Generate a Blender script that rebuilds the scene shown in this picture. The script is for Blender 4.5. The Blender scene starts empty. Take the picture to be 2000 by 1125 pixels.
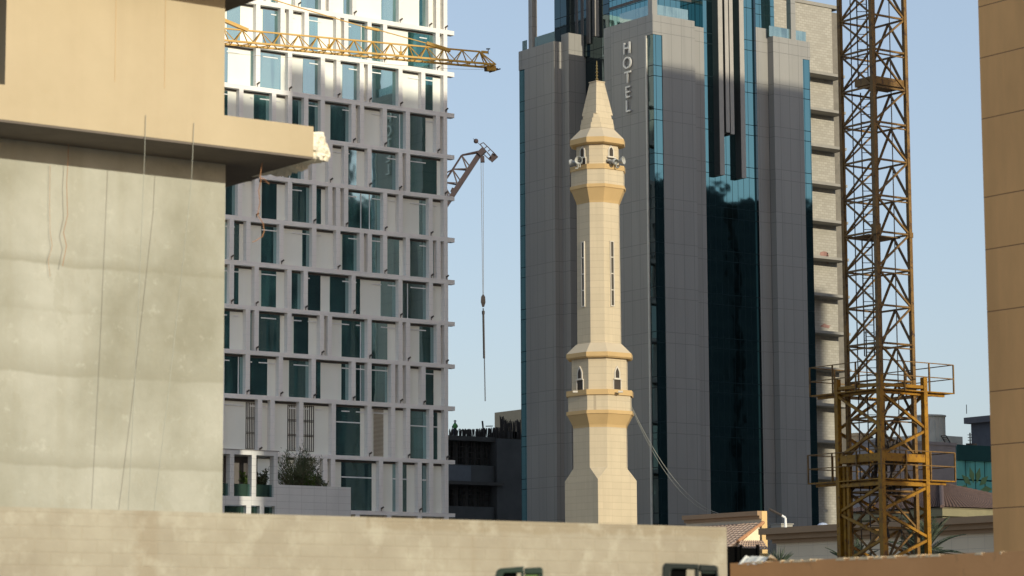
import bpy, bmesh, math, random
from mathutils import Vector, Matrix
random.seed(7)
S = bpy.context.scene
C = S.collection
# ------------------------------------------------------------------ camera
F_PX, PITCH, ROLL, AZ = 5195.75, math.radians(7.6334), math.radians(-0.2946), math.radians(53.88)
EYE = Vector((0, 0, 1.6))
fw = Vector((math.cos(AZ)*math.cos(PITCH), math.sin(AZ)*math.cos(PITCH), math.sin(PITCH)))
rt = Vector((math.sin(AZ), -math.cos(AZ), 0)); up = rt.cross(fw)
R2 = math.cos(ROLL)*rt + math.sin(ROLL)*up
U2 = -math.sin(ROLL)*rt + math.cos(ROLL)*up
cam = bpy.data.cameras.new('camera'); co = bpy.data.objects.new('camera', cam); C.objects.link(co)
co.matrix_world = Matrix((( R2.x, U2.x, -fw.x, EYE.x), (R2.y, U2.y, -fw.y, EYE.y), (R2.z, U2.z, -fw.z, EYE.z), (0, 0, 0, 1)))
cam.sensor_width = 36; cam.lens = F_PX/2000*36; cam.clip_end = 6000; cam.clip_start = 0.1
cam.dof.use_dof = True; cam.dof.focus_distance = 190; cam.dof.aperture_fstop = 3.6
S.camera = co
# ------------------------------------------------------------------ light
SUN_EL, SUN_AZ = math.radians(14.6), math.radians(-90.0)   # direction towards the sun
w = bpy.data.worlds.new('World'); S.world = w; w.use_nodes = True
nt = w.node_tree; bg = nt.nodes['Background']
sky = nt.nodes.new('ShaderNodeTexSky'); sky.sky_type = 'NISHITA'; sky.sun_disc = False
sky.sun_elevation = SUN_EL; sky.sun_rotation = math.radians(90) - SUN_AZ
sky.air_density = 1.0; sky.dust_density = 1.6; sky.ozone_density = 1.0; sky.altitude = 0
mxs = nt.nodes.new('ShaderNodeMix'); mxs.data_type = 'RGBA'; mxs.blend_type = 'MULTIPLY'; mxs.inputs[0].default_value = 1; mxs.inputs[7].default_value = (1.05, 1.0, 1.06, 1)
nt.links.new(sky.outputs[0], mxs.inputs[6]); mxh = nt.nodes.new('ShaderNodeMix'); mxh.data_type = 'RGBA'; mxh.inputs[0].default_value = .5; mxh.inputs[7].default_value = (2.95, 3.68, 4.55, 1)
nt.links.new(mxs.outputs[2], mxh.inputs[6]); nt.links.new(mxh.outputs[2], bg.inputs[0]); bg.inputs[1].default_value = 0.138
sl = bpy.data.lights.new('sun', 'SUN'); sl.energy = 3.15; sl.angle = math.radians(0.53); sl.color = (1.0, 0.93, 0.74)
so = bpy.data.objects.new('sun', sl); C.objects.link(so)
sd = Vector((math.cos(SUN_AZ)*math.cos(SUN_EL), math.sin(SUN_AZ)*math.cos(SUN_EL), math.sin(SUN_EL)))
so.rotation_euler = sd.to_track_quat('Z', 'Y').to_euler()
S.view_settings.view_transform = 'Standard'; S.view_settings.look = 'None'
S.view_settings.exposure = 0.2; S.view_settings.gamma = 1.0
try:
    S.cycles.max_bounces = 6; S.cycles.use_denoising = True
except Exception: pass

# ------------------------------------------------------------------ photo measurements -> real positions on real planes
def _nx(px): return F_PX*R2 - (px-1000)*fw
def _ny(py): return F_PX*U2 - (562.5-py)*fw
def sX(px, Y, z=20):
    n = _nx(px); return -(n.y*Y + n.z*(z-EYE.z))/n.x
def sY(px, X, z=20):
    n = _nx(px); return -(n.x*X + n.z*(z-EYE.z))/n.y
def sZ(py, X, Y):
    n = _ny(py); return EYE.z - (n.x*X + n.y*Y)/n.z
FH = Vector((math.cos(AZ), math.sin(AZ), 0)); RH = Vector((math.sin(AZ), -math.cos(AZ), 0))
def pD(px, py, d):
    r = F_PX*fw + (px-1000)*R2 + (562.5-py)*U2
    return EYE + r*(d/r.dot(FH))
def pY(px, py, Y):
    r = F_PX*fw + (px-1000)*R2 + (562.5-py)*U2
    return EYE + r*(Y/r.y)
def pX(px, py, X):
    r = F_PX*fw + (px-1000)*R2 + (562.5-py)*U2
    return EYE + r*(X/r.x)
# ------------------------------------------------------------------ object helpers
BASE = {}
def tag(o, label=None, cat=None, group=None, kind=None):
    if label: o['label'] = label
    if cat: o['category'] = cat
    if group: o['group'] = group
    if kind: o['kind'] = kind
    return o
def thing(name, loc, label, cat, group=None):
    o = bpy.data.objects.new(name, None); C.objects.link(o); o.location = loc; o.empty_display_size = .2
    BASE[o.name] = Vector(loc)
    return tag(o, label, cat, group)
class MB:
    def __init__(s): s.v = []; s.f = []
    def box(s, x0, x1, y0, y1, z0, z1):
        if x0 > x1: x0, x1 = x1, x0
        if y0 > y1: y0, y1 = y1, y0
        if z0 > z1: z0, z1 = z1, z0
        b = len(s.v)
        s.v += [Vector(p) for p in ((x0,y0,z0),(x1,y0,z0),(x1,y1,z0),(x0,y1,z0),(x0,y0,z1),(x1,y0,z1),(x1,y1,z1),(x0,y1,z1))]
        s.f += [tuple(b+i for i in q) for q in ((0,3,2,1),(4,5,6,7),(0,1,5,4),(1,2,6,5),(2,3,7,6),(3,0,4,7))]
        return s
    def bar(s, p, q, wd, hd=None, n=4):
        p, q = Vector(p), Vector(q); d = (q-p)
        if d.length < 1e-6: return s
        d.normalize(); hd = hd or wd
        a = d.cross(Vector((0,0,1)))
        if a.length < .05: a = Vector((1,0,0))
        a.normalize(); c = a.cross(d)
        b = len(s.v)
        if n == 4: offs = [(-.5,-.5),(.5,-.5),(.5,.5),(-.5,.5)]
        else: offs = [(.5*math.cos(2*math.pi*i/n), .5*math.sin(2*math.pi*i/n)) for i in range(n)]
        for e in (p, q):
            for i, j in offs: s.v.append(e + a*(i*wd) + c*(j*hd))
        for i in range(n): s.f.append((b+i, b+(i+1)%n, b+n+(i+1)%n, b+n+i))
        s.f.append(tuple(b+i for i in reversed(range(n)))); s.f.append(tuple(b+n+i for i in range(n)))
        return s
    def path(s, pts, wd, n=6):
        for a, b in zip(pts[:-1], pts[1:]): s.bar(a, b, wd, None, n)
        return s
    def loft(s, rings, cap=True):
        b = len(s.v); n = len(rings[0])
        for r in rings: s.v += [Vector(p) for p in r]
        for k in range(len(rings)-1):
            for i in range(n):
                s.f.append((b+k*n+i, b+k*n+(i+1)%n, b+(k+1)*n+(i+1)%n, b+(k+1)*n+i))
        if cap:
            s.f.append(tuple(b+i for i in reversed(range(n))))
            s.f.append(tuple(b+(len(rings)-1)*n+i for i in range(n)))
        return s
    def poly(s, pts):
        b = len(s.v); s.v += [Vector(p) for p in pts]; s.f.append(tuple(range(b, b+len(pts)))); return s
    def extr(s, pts, d):
        """flat outline pts pushed along d"""
        d = Vector(d); return s.loft([pts, [Vector(p)+d for p in pts]])
    def build(s, name, mat, parent=None, base=None, smooth=False):
        if parent is not None: bs = BASE[parent.name]
        else: bs = Vector(base) if base is not None else Vector((0,0,0))
        m = bpy.data.meshes.new(name); m.from_pydata([p-bs for p in s.v], [], s.f); m.update()
        bm = bmesh.new(); bm.from_mesh(m); bmesh.ops.recalc_face_normals(bm, faces=bm.faces); bm.to_mesh(m); bm.free()
        if smooth:
            for p in m.polygons: p.use_smooth = True
        m.materials.append(mat)
        o = bpy.data.objects.new(name, m); C.objects.link(o)
        if parent is not None: o.parent = parent
        else: o.location = bs
        BASE[o.name] = bs
        return o
# ------------------------------------------------------------------ materials
class NT:
    def __init__(s, name):
        m = bpy.data.materials.new(name); m.use_nodes = True; s.m = m; s.t = m.node_tree
        s.p = s.t.nodes['Principled BSDF']; s.out = s.t.nodes['Material Output']
        g = s.t.nodes.new('ShaderNodeNewGeometry'); s.pos = g.outputs['Position']
        q = s.t.nodes.new('ShaderNodeSeparateXYZ'); s.l(s.pos, q.inputs[0]); s.x, s.y, s.z = q.outputs
    def l(s, a, b): s.t.links.new(a, b)
    def math(s, op, a, b=None, clamp=False):
        n = s.t.nodes.new('ShaderNodeMath'); n.operation = op; n.use_clamp = clamp
        for i, v in enumerate((a, b)):
            if v is None: continue
            if isinstance(v, (int, float)): n.inputs[i].default_value = v
            else: s.l(v, n.inputs[i])
        return n.outputs[0]
    def noise(s, scale, detail=4, rough=.55, vec=None, stretch=None):
        n = s.t.nodes.new('ShaderNodeTexNoise'); n.inputs['Scale'].default_value = scale
        n.inputs['Detail'].default_value = detail; n.inputs['Roughness'].default_value = rough
        v = vec or s.pos
        if stretch:
            mp = s.t.nodes.new('ShaderNodeMapping'); mp.inputs['Scale'].default_value = stretch; s.l(v, mp.inputs[0]); v = mp.outputs[0]
        s.l(v, n.inputs['Vector']); return n.outputs['Fac']
    def ramp(s, fac, stops):
        n = s.t.nodes.new('ShaderNodeValToRGB'); e = n.color_ramp.elements
        while len(e) < len(stops): e.new(.5)
        for k, (p, c) in enumerate(stops): e[k].position = p; e[k].color = (*c, 1)
        s.l(fac, n.inputs[0]); return n.outputs[0]
    def mix(s, fac, a, b):
        n = s.t.nodes.new('ShaderNodeMix'); n.data_type = 'RGBA'
        for i, v in ((0, fac), (6, a), (7, b)):
            if isinstance(v, (int, float)): n.inputs[i].default_value = v
            elif isinstance(v, tuple): n.inputs[i].default_value = (*v, 1)
            else: s.l(v, n.inputs[i])
        return n.outputs[2]
    def line(s, coord, period, offset, width):
        """1 on lines of given width every period"""
        a = s.math('ADD', coord, -offset + width/2 + 1000*period)
        return s.math('LESS_THAN', s.math('MODULO', a, period), width)
    def bump(s, h, strength=.3, dist=.05):
        n = s.t.nodes.new('ShaderNodeBump'); n.inputs['Strength'].default_value = strength; n.inputs['Distance'].default_value = dist
        s.l(h, n.inputs['Height']); s.l(n.outputs[0], s.p.inputs['Normal']); return n.outputs[0]
    def set(s, col=None, rough=.85, metal=0, spec=.3):
        if col is not None:
            if isinstance(col, tuple): s.p.inputs['Base Color'].default_value = (*col, 1)
            else: s.l(col, s.p.inputs['Base Color'])
        s.p.inputs['Roughness'].default_value = rough; s.p.inputs['Metallic'].default_value = metal
        s.p.inputs['Specular IOR Level'].default_value = spec
        return s.m
def sc3(c, k): return tuple(min(1, x*k) for x in c)
def plain(name, col, rough=.8, metal=0, var=.12, scale=1.5, spec=.3, bump=0, stretch=None):
    n = NT(name); f = n.noise(scale, 5, .6, stretch=stretch)
    c = n.ramp(f, [(.25, sc3(col, 1-var)), (.75, sc3(col, 1+var))])
    if bump: n.bump(n.noise(scale*8, 4, .6), bump, .02)
    return n.set(c, rough, metal, spec)
def jointed(name, col, dark, zlines, zper, uper, uoff=0, wid=.06, var=.08, rough=.45, scale=.25, uwid=None, bandvar=0, spec=.3, streak=0):
    n = NT(name); u = n.math('ADD', n.x, n.y)
    mk = n.line(u, uper, uoff, uwid or wid) if uper else None
    for zo in zlines:
        q = n.line(n.z, zper, zo, wid); mk = q if mk is None else n.math('MAXIMUM', mk, q)
    f = n.noise(scale, 6, .6, stretch=(1, 1, .35))
    c = n.ramp(f, [(.3, sc3(col, 1-var)), (.7, sc3(col, 1+var))])
    if bandvar:   # panel to panel differences
        wn = n.t.nodes.new('ShaderNodeTexWhiteNoise'); wn.noise_dimensions = '2D'
        cb = n.t.nodes.new('ShaderNodeCombineXYZ')
        n.l(n.math('FLOOR', n.math('DIVIDE', n.math('ADD', u, -uoff), uper or 2.)), cb.inputs[0])
        n.l(n.math('FLOOR', n.math('DIVIDE', n.math('ADD', n.z, -zlines[0]), zper)), cb.inputs[1]); n.l(cb.outputs[0], wn.inputs[0])
        c = n.mix(n.math('MULTIPLY', wn.outputs[0], bandvar), c, sc3(col, .75))
    if streak:
        c = n.mix(n.math('MULTIPLY', n.ramp(n.noise(1.3, 5, .65, stretch=(1,1,.05)), [(.48, (0,0,0)), (.72, (1,1,1))]), streak*2), c, sc3(col, .62))
    c = n.mix(mk, c, dark)
    n.bump(n.math('SUBTRACT', 1.0, mk), .4, .02)
    return n.set(c, rough, 0, spec)
def glass(name, tint, inner, mixf=.25, zlines=(), zper=4., uper=0, uoff=0, linecol=(.03,.04,.045), wid=.06, wob=.02, wscale=.5, curtain=0, rough=.03, rnd=False):
    n = NT(name); u = n.math('ADD', n.x, n.y)
    n.set(tint, rough, 1.0)
    if wob:
        b = n.bump(n.noise(wscale, 2, .4), wob, 1.0)
    d = n.t.nodes.new('ShaderNodeBsdfDiffuse')
    f = n.noise(2.2, 3, .5, stretch=(1, 1, .06)); g = n.noise(.35, 1, .5)
    c = n.ramp(n.math('MULTIPLY', n.math('ADD', f, g), .5), [(.36, sc3(inner, .25)), (.5, inner), (.64, sc3(inner, 1+curtain))])
    if rnd:
        oi = n.t.nodes.new('ShaderNodeObjectInfo'); c = n.mix(n.math('MULTIPLY', oi.outputs['Random'], .85), c, sc3(inner, .22))
        c = n.mix(n.math('MULTIPLY', n.math('GREATER_THAN', n.math('FRACT', n.math('MULTIPLY', oi.outputs['Random'], 7.31)), .72), n.ramp(n.noise(1.1, 2, .5, stretch=(1, 1, .03)), [(.48, (0,0,0)), (.52, (1,1,1))])), c, (inner[0]*2.2, inner[1]*1.3, inner[2]*1.25))
    n.l(c, d.inputs[0])
    ms = n.t.nodes.new('ShaderNodeMixShader'); ms.inputs[0].default_value = mixf
    n.l(n.p.outputs[0], ms.inputs[1]); n.l(d.outputs[0], ms.inputs[2]); last = ms.outputs[0]
    mk = n.line(u, uper, uoff, wid) if uper else None
    for zo in zlines:
        q = n.line(n.z, zper, zo, wid*1.4); mk = q if mk is None else n.math('MAXIMUM', mk, q)
    if mk is not None:
        d2 = n.t.nodes.new('ShaderNodeBsdfDiffuse'); d2.inputs[0].default_value = (*linecol, 1)
        m2 = n.t.nodes.new('ShaderNodeMixShader'); n.l(mk, m2.inputs[0]); n.l(last, m2.inputs[1]); n.l(d2.outputs[0], m2.inputs[2]); last = m2.outputs[0]
    n.l(last, n.out.inputs[0]); return n.m

M = {}
M['ground'] = plain('sandy_ground', (.22,.20,.17), .95, var=.25, scale=.2, bump=.3)
# smooth tan render with faint vertical cracks
n = NT('tan_render'); f = n.noise(.4, 6, .65); c = n.ramp(f, [(.3, (.445,.37,.245)), (.7, (.53,.445,.305))])
c = n.mix(n.math('MULTIPLY', n.ramp(n.noise(2.2, 4, .6, stretch=(1,1,.06)), [(.5, (0,0,0)), (.75, (1,1,1))]), .28), c, (.42,.33,.22))
c = n.mix(n.math('MULTIPLY', n.math('GREATER_THAN', n.noise(7, 6, .7), .66), .15), c, (.50,.36,.20))
n.bump(n.noise(25, 4, .6), .15, .01); M['tan_render'] = n.set(c, .9)
_yl = pD(439, 290, 34).y + 1.0
PLASTER_LINES = [(sZ(y_, sX(200, _yl, 4), _yl), h_, k_) for y_, h_, k_ in ((527, .16, .75), (738, .42, .6), (616, .12, .3), (914, .22, .6))]
n = NT('raw_plaster'); f = n.noise(.55, 7, .62, stretch=(1,1,.8))
c = n.ramp(f, [(.28, (.25,.245,.19)), (.44, (.33,.33,.275)), (.56, (.39,.39,.335)), (.74, (.47,.475,.42))])
wob_ = n.math('MULTIPLY', n.math('SUBTRACT', n.noise(.8, 6, .62, stretch=(1,1,.2)), .5), .22)
for zl_, h_, k_ in PLASTER_LINES:
    d_ = n.math('ADD', n.math('SUBTRACT', n.z, zl_), wob_)
    mk_ = n.math('MULTIPLY', n.math('MULTIPLY', d_, 28, True), n.math('SUBTRACT', 1.0, n.math('DIVIDE', d_, h_), True))
    c = n.mix(n.math('MULTIPLY', mk_, k_), c, (.25,.245,.19))
c = n.mix(n.math('MULTIPLY', n.math('GREATER_THAN', n.noise(2.6, 6, .65, stretch=(1,1,.5)), .6), .3), c, (.32,.315,.25))
run = n.ramp(n.noise(1.6, 5, .65, stretch=(1,1,.07)), [(.5, (0,0,0)), (.72, (1,1,1))])
c = n.mix(n.math('MULTIPLY', run, .38), c, (.30,.285,.215))
c = n.mix(n.math('MULTIPLY', n.ramp(n.noise(4.5, 6, .7), [(.58, (0,0,0)), (.72, (1,1,1))]), .35), c, (.55,.555,.49))
n.bump(n.math('ADD', n.noise(14, 5, .6), n.math('MULTIPLY', n.noise(2.5, 3, .5, stretch=(1,1,.4)), 2)), .35, .02); M['raw_plaster'] = n.set(c, .95)
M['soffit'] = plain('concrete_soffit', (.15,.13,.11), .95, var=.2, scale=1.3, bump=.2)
M['broken'] = plain('broken_plaster', (.85,.80,.66), .95, var=.12, scale=9, bump=.6)
# block wall with thin plaster coat
n = NT('thin_plastered_block'); br = n.t.nodes.new('ShaderNodeTexBrick')
cb = n.t.nodes.new('ShaderNodeCombineXYZ'); n.l(n.math('ADD', n.x, n.y), cb.inputs[0]); n.l(n.z, cb.inputs[1]); n.l(cb.outputs[0], br.inputs['Vector'])
br.inputs['Scale'].default_value = 1; br.inputs['Brick Width'].default_value = .30; br.inputs['Row Height'].default_value = .115
br.inputs['Mortar Size'].default_value = .012; br.inputs['Mortar Smooth'].default_value = .9
f = n.noise(1.3, 6, .6); c = n.ramp(f, [(.3, (.28,.25,.192)), (.55, (.335,.307,.24)), (.75, (.40,.375,.30))])
c = n.mix(n.math('MULTIPLY', br.outputs['Fac'], n.math('MULTIPLY', n.noise(.8, 3, .5), .42)), c, (.30,.255,.18))
_yw = pD(940, 1016, 26).y; _zb = sZ(1016, sX(940, _yw, 2.8), _yw)
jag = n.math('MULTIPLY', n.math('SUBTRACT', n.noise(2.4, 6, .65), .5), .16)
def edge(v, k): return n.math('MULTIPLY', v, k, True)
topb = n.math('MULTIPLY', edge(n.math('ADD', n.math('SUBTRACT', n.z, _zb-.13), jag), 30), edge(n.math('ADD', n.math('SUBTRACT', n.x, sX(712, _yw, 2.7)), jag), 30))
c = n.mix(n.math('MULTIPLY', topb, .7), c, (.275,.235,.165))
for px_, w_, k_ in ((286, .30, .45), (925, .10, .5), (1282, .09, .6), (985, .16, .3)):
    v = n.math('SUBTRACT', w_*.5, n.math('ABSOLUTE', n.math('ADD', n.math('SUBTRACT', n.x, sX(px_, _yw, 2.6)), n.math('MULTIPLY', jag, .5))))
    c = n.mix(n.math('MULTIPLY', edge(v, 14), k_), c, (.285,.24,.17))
c = n.mix(n.math('MULTIPLY', n.ramp(n.noise(3.5, 6, .65), [(.52, (0,0,0)), (.66, (1,1,1))]), .5), c, (.45,.43,.35))
n.bump(n.math('ADD', n.noise(20, 4, .6), n.math('MULTIPLY', br.outputs['Fac'], -.6)), .3, .015); M['block'] = n.set(c, .95)
n = NT('orange_render'); f = n.noise(1.2, 6, .65); c = n.ramp(f, [(.25, (.60,.31,.13)), (.75, (.72,.385,.17))])
c = n.mix(n.math('MULTIPLY', n.math('GREATER_THAN', n.noise(3.2, 6, .7, stretch=(1,1,.35)), .63), .25), c, (.33,.19,.09))
n.bump(n.noise(30, 4, .6), .3, .01); M['orange'] = n.set(c, .9)
M['orange_joint'] = jointed('orange_render_jointed', (.48,.26,.105), (.16,.085,.04), (.0,), 1.31, 0, wid=.02, var=.10, rough=.9, scale=1.1)
M['chipped'] = plain('chipped_edge', (.62,.50,.33), .95, var=.3, scale=9, bump=.5)
# ================================================================== ground
MB().box(-1500, 2500, -1500, 3000, -1, 0).build('ground', M['ground']); tag(bpy.data.objects['ground'], 'sandy city ground under every building', 'ground', kind='structure')
# ================================================================== concrete building at the left
Yl = pD(439, 290, 34).y; Yw2 = Yl + 1.0
zl = sZ(290, sX(439, Yl, 8), Yl); ztop = sZ(236, sX(524, Yl, 8), Yl); XL0 = sX(-260, Yl, 8)
xc = sX(438.5, Yl, 9); xr = sX(612, Yl, 8)
cb_ = thing('concrete_building', (sX(200, Yw2), Yw2, 0), 'unfinished concrete building at the left with tan upper storey and raw plaster below', 'building')
zw = sZ(165, sX(6, Yl, 9), Yl); xw = sX(13, Yl, 9.5)
MB().box(XL0, xc, Yl, Yl+9, ztop, zw).box(xw, xc, Yl, Yl+9, zw, zw+5).build('upper_wall', M['tan_render'], cb_)
M['dark_glass'] = plain('dark_window', (.02,.022,.025), .15)
MB().box(XL0, xw, Yl+.25, Yl+.35, zw, zw+5).build('window', M['dark_glass'], cb_)
MB().box(XL0, xr, Yl, Yl+4.1, zl+.03, ztop).build('ledge', M['tan_render'], cb_)
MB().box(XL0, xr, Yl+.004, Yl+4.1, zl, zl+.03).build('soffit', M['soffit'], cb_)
# broken end of the ledge: a rough lump of bare plaster
from mathutils import noise as mnoise
rings = []
NE, NK = 64, 18
for k in range(NK):
    t = k/(NK-1); ring = []
    ext = .40*math.sin(t*math.pi/2)
    for i in range(NE):
        a = 2*math.pi*i/NE
        c, s_ = math.cos(a), math.sin(a); q = 1/max(abs(c), abs(s_))
        q = q*(1-t) + t*(q*.45+.5)
        hz_ = (ztop-zl)/2; sh = (1-.60*t**3)
        P_ = Vector((xr + ext, Yl+.9+q*c*.89*sh, (ztop+zl)/2 - .02*t + q*s_*hz_*.97*sh))
        if k > 0:
            dv = Vector((P_.x-xr-.1, P_.y-Yl-.9, (P_.z-(ztop+zl)/2)*1.5)).normalized()
            P_ += dv*(.13*mnoise.noise(P_*4.0) + .07*mnoise.noise(P_*11.0) + .035*mnoise.noise(P_*26.0) - .03)
        else: P_.x -= .02
        ring.append(P_)
    rings.append(ring)
MB().loft(rings).build('broken_edge', M['broken'], cb_)
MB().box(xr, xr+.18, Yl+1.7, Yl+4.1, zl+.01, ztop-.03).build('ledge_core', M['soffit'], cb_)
MB().box(XL0, sX(436.5, Yw2, 5), Yw2, Yw2+9, 0, zl).build('lower_wall', M['raw_plaster'], cb_)
p = pY(469, 12, Yl+.7)
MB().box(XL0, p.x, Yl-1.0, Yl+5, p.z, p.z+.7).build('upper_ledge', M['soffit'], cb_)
# vertical cracks in the tan render (thin raised filler strips)
M['crack'] = plain('crack_filler', (.50,.375,.23), .9)
for px in (223, 320):
    xx = sX(px, Yl, 8.5); MB().box(xx, xx+.012, Yl-.004, Yl, ztop+.25, zw+4).build('crack_strip', M['crack'], cb_)
M['wire'] = plain('orange_wire', (.40,.20,.10), .6); M['rope'] = plain('grey_rope', (.26,.26,.23), .7)
def wire(name, pts, th, mat, label, cat, group=None):
    m = MB().path(pts, th, 5); o = m.build(name, mat, base=pts[0]); return tag(o, label, cat, group)
def wpts(Y, l): return [pY(a, b, Y) for a, b in l]
wire('hanging_wire', wpts(Yl+.45, [(512,318),(508,345),(510,352),(505,372),(508,395),(503,420),(514,436),(516,452),(512,462),(500,470),(493,473)]), .011, M['wire'], 'orange electric wire dangling from the right end of the ledge', 'wire', 'wires hanging from the left building')
wire('hanging_wire', wpts(Yl+.3, [(507,345),(516,350),(526,360)]), .008, M['wire'], 'short orange wire strand branching off near the ledge end', 'wire', 'wires hanging from the left building')
wire('hanging_wire', wpts(Yw2-.12, [(134,270),(133,310),(130,360),(132,420),(124,455),(130,480),(122,520)]), .008, M['wire'], 'rusty orange wire hanging down the plaster wall under the soffit', 'wire', 'wires hanging from the left building')
wire('hanging_wire', wpts(Yw2-.05, [(98,322),(97,400),(98,455),(102,480),(94,510),(98,540)]), .005, M['wire'], 'thin pale wire hanging on the plaster wall, leftmost', 'wire', 'wires hanging from the left building')
M['pale_cable'] = plain('pale_cable', (.36,.37,.32), .7)
wire('hanging_cable', wpts(Yl-.02, [(285,225),(281,342),(268,650),(250,1004)]), .008, M['pale_cable'], 'pale thin cable hanging from the ledge, left of the pair', 'cable', 'cables hanging from the ledge')
wire('hanging_cable', wpts(Yl-.02, [(379,240),(374,354),(352,560),(330,760),(300,1004)]), .008, M['pale_cable'], 'pale thin cable hanging from the ledge nearer the building corner', 'cable', 'cables hanging from the ledge')
# ================================================================== walls in the foreground
Yw = pD(940, 1016, 26).y; zb = sZ(1016, sX(940, Yw, 2.8), Yw)
o = MB().box(sX(-300, Yw, 2), sX(1420, Yw, 2.5), Yw, Yw+.2, 0, zb).build('block_wall', M['block'], base=(sX(700, Yw, 2), Yw, 0)); tag(o, 'long pale concrete block wall with patchy plaster across the foreground', 'wall')
Xg = pD(1426, 1100, 27.2).x; zg = pD(1426, 1100, 27.2).z; Yg1 = pD(1426, 1100, 27.2).y
gw = thing('garden_wall', (Xg, Yg1-3, 0), 'low orange rendered wall with chipped top edge at lower right', 'wall')
MB().box(Xg, Xg+.2, sY(2250, Xg, 2.4), Yg1, 0, zg).build('rendered_wall', M['orange'], gw)
mm = MB(); random.seed(5); y_ = sY(2060, Xg, 2.4)
while y_ < Yg1-.1:
    l_ = random.uniform(.02, .16); hh = random.uniform(.002, .010)
    if random.random() < .5: mm.loft([[Vector((Xg-.008+.2*a, y_+l_*b, zg-.02)) for a, b in ((0,0),(1.05,0),(1.05,1),(0,1))], [Vector((Xg-.002+.19*a, y_+l_*(.2+.6*b), zg+hh)) for a, b in ((0,0),(1,0),(1,1),(0,1))]])
    y_ += l_ + random.uniform(0, .08)
mm.build('chipped_edge', M['chipped'], gw)
pb = pD(1941.5, 1082, 45)
o = MB().box(pb.x, pb.x+14, -10, pb.y, 0, 24); 
z3 = [sZ(y, pb.x, pb.y) for y in (14, 114, 233, 386)]
per = z3[0]-z3[3]
M['orange_joint'] = jointed('orange_render_jointed_wall', (.78,.44,.18), (.26,.14,.065), z3[:3], per, 0, wid=.017, var=.14, streak=.12, rough=.9, scale=.9)
o = o.build('orange_building', M['orange_joint'], base=(pb.x, pb.y, 0)); tag(o, 'orange rendered building wall with thin horizontal joints at the right edge', 'building')
# green hoop frames in front of the block wall
M['green'] = plain('dark_green_paint', (.014,.032,.019), .35, spec=.5); M['black'] = plain('black_rubber', (.003,.003,.003), .9, spec=.05); M['lime'] = plain('pale_green_panel', (.12,.19,.06), .6)
def container(px0, d, label, shapes):
    b = pD(px0, 1112, d); t = thing('waste_container', (b.x, b.y, 0), label, 'container', 'green containers behind the bottom edge')
    for nm, mat, back, th, pts in shapes:
        o = MB().extr([pD(a, c_, d+back) for a, c_ in pts], FH*th).build(nm, mat, t)
        bv = o.modifiers.new('bevel', 'BEVEL'); bv.width = .008; bv.segments = 2
    MB().box(b.x-.35, b.x+.35, b.y-.3, b.y+.3, .15, pD(px0, 1196, d).z).build('bin_body', M['green2'], t)
    return t
M['green2'] = plain('blackish_green_paint', (.007,.013,.010), .4, spec=.4); M['grey_green'] = plain('grey_green_edge', (.035,.05,.042), .5)
container(1014, 22, 'dark green frame with a pale green panel poking up at the bottom centre', [
 ('frame', M['green'], 0, .14, [(964,1200),(967,1125),(970,1114),(977,1110),(1023,1106),(1024,1118.5),(985,1119.5),(981,1126),(979,1200)]),
 ('liner', M['black'], .05, .06, [(979,1117),(1009.5,1116.5),(1009,1200),(977,1200)]),
 ('post', M['green'], .002, .12, [(1017.5,1119),(1024,1118.6),(1024,1200),(1017,1200)]),
 ('frame', M['green'], .004, .13, [(1024.4,1109.5),(1056,1107.5),(1060.5,1111),(1061,1121),(1024.5,1121.5)]),
 ('side_panel', M['lime'], .03, .06, [(1025,1121.6),(1053,1121.2),(1053,1200),(1025,1200)]),
 ('post', M['green'], .004, .12, [(1053.2,1121.3),(1061,1121.1),(1062,1200),(1053.5,1200)])])
container(1350, 22, 'nearly black green frame poking up at the bottom right of centre', [
 ('frame', M['green2'], 0, .14, [(1292,1200),(1295,1106),(1299,1099.5),(1365,1102),(1366,1112),(1314,1111),(1310,1116),(1308,1200)]),
 ('liner', M['black'], .05, .06, [(1308,1109),(1341.5,1109),(1338,1200),(1306,1200)]),
 ('post', M['green2'], .002, .12, [(1357.5,1112.2),(1366,1112.3),(1369,1200),(1361,1200)]),
 ('frame', M['green2'], .004, .13, [(1366.4,1102.2),(1398,1104),(1402.5,1107.5),(1403.5,1116.5),(1367,1116)]),
 ('trim', M['grey_green'], .02, .1, [(1370,1116.2),(1397.5,1116.8),(1397.5,1120.5),(1370.5,1120.2)]),
 ('liner', M['black'], .05, .05, [(1369,1116),(1400,1116.5),(1401,1200),(1370,1200)]),
 ('post', M['green2'], .004, .12, [(1398,1117),(1403.6,1117),(1406,1200),(1399,1200)])])
# ================================================================== apartment tower (left background)
Yt = pD(876, 620, 260).y; REC = .6; Yb = Yt + REC
XR = sX(877, Yt, 40); XT0 = sX(330, Yt, 40)
Xcap0, Xcap1 = sX(876, Yt, 40), sX(888, Yt, 40)
bands_y = [(-21,-12.5),(61,69.3),(142,150.5),(222,230.5),(303.5,311.5),(384.3,392.3),(465,473.5),(547.3,556),(629,637),(712,720),(794,802.3),(899,906.6),(1002.7,1010.2)]
bz = [(sZ(a, Xcap1, Yt), sZ(b, Xcap1, Yt)) for a, b in bands_y]
M['precast'] = jointed('precast_concrete', (.82,.79,.755), (.68,.66,.63), (0,), .62, 0, wid=.02, var=.07, rough=.85, scale=.4)
M['cream'] = jointed('cream_panel', (.80,.81,.745), (.7,.71,.65), (0,), 4.05, 0, wid=.0001, var=.04, rough=.6, scale=.3)
M['tower_glass'] = glass('tower_glass', (.62,.80,.81), (.06,.17,.158), .42, wob=.012, wscale=.3, curtain=1.0, rnd=True)
M['white_metal'] = plain('white_metal', (.75,.76,.76), .4); M['bronze'] = plain('dark_header', (.10,.09,.085), .6)
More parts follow.
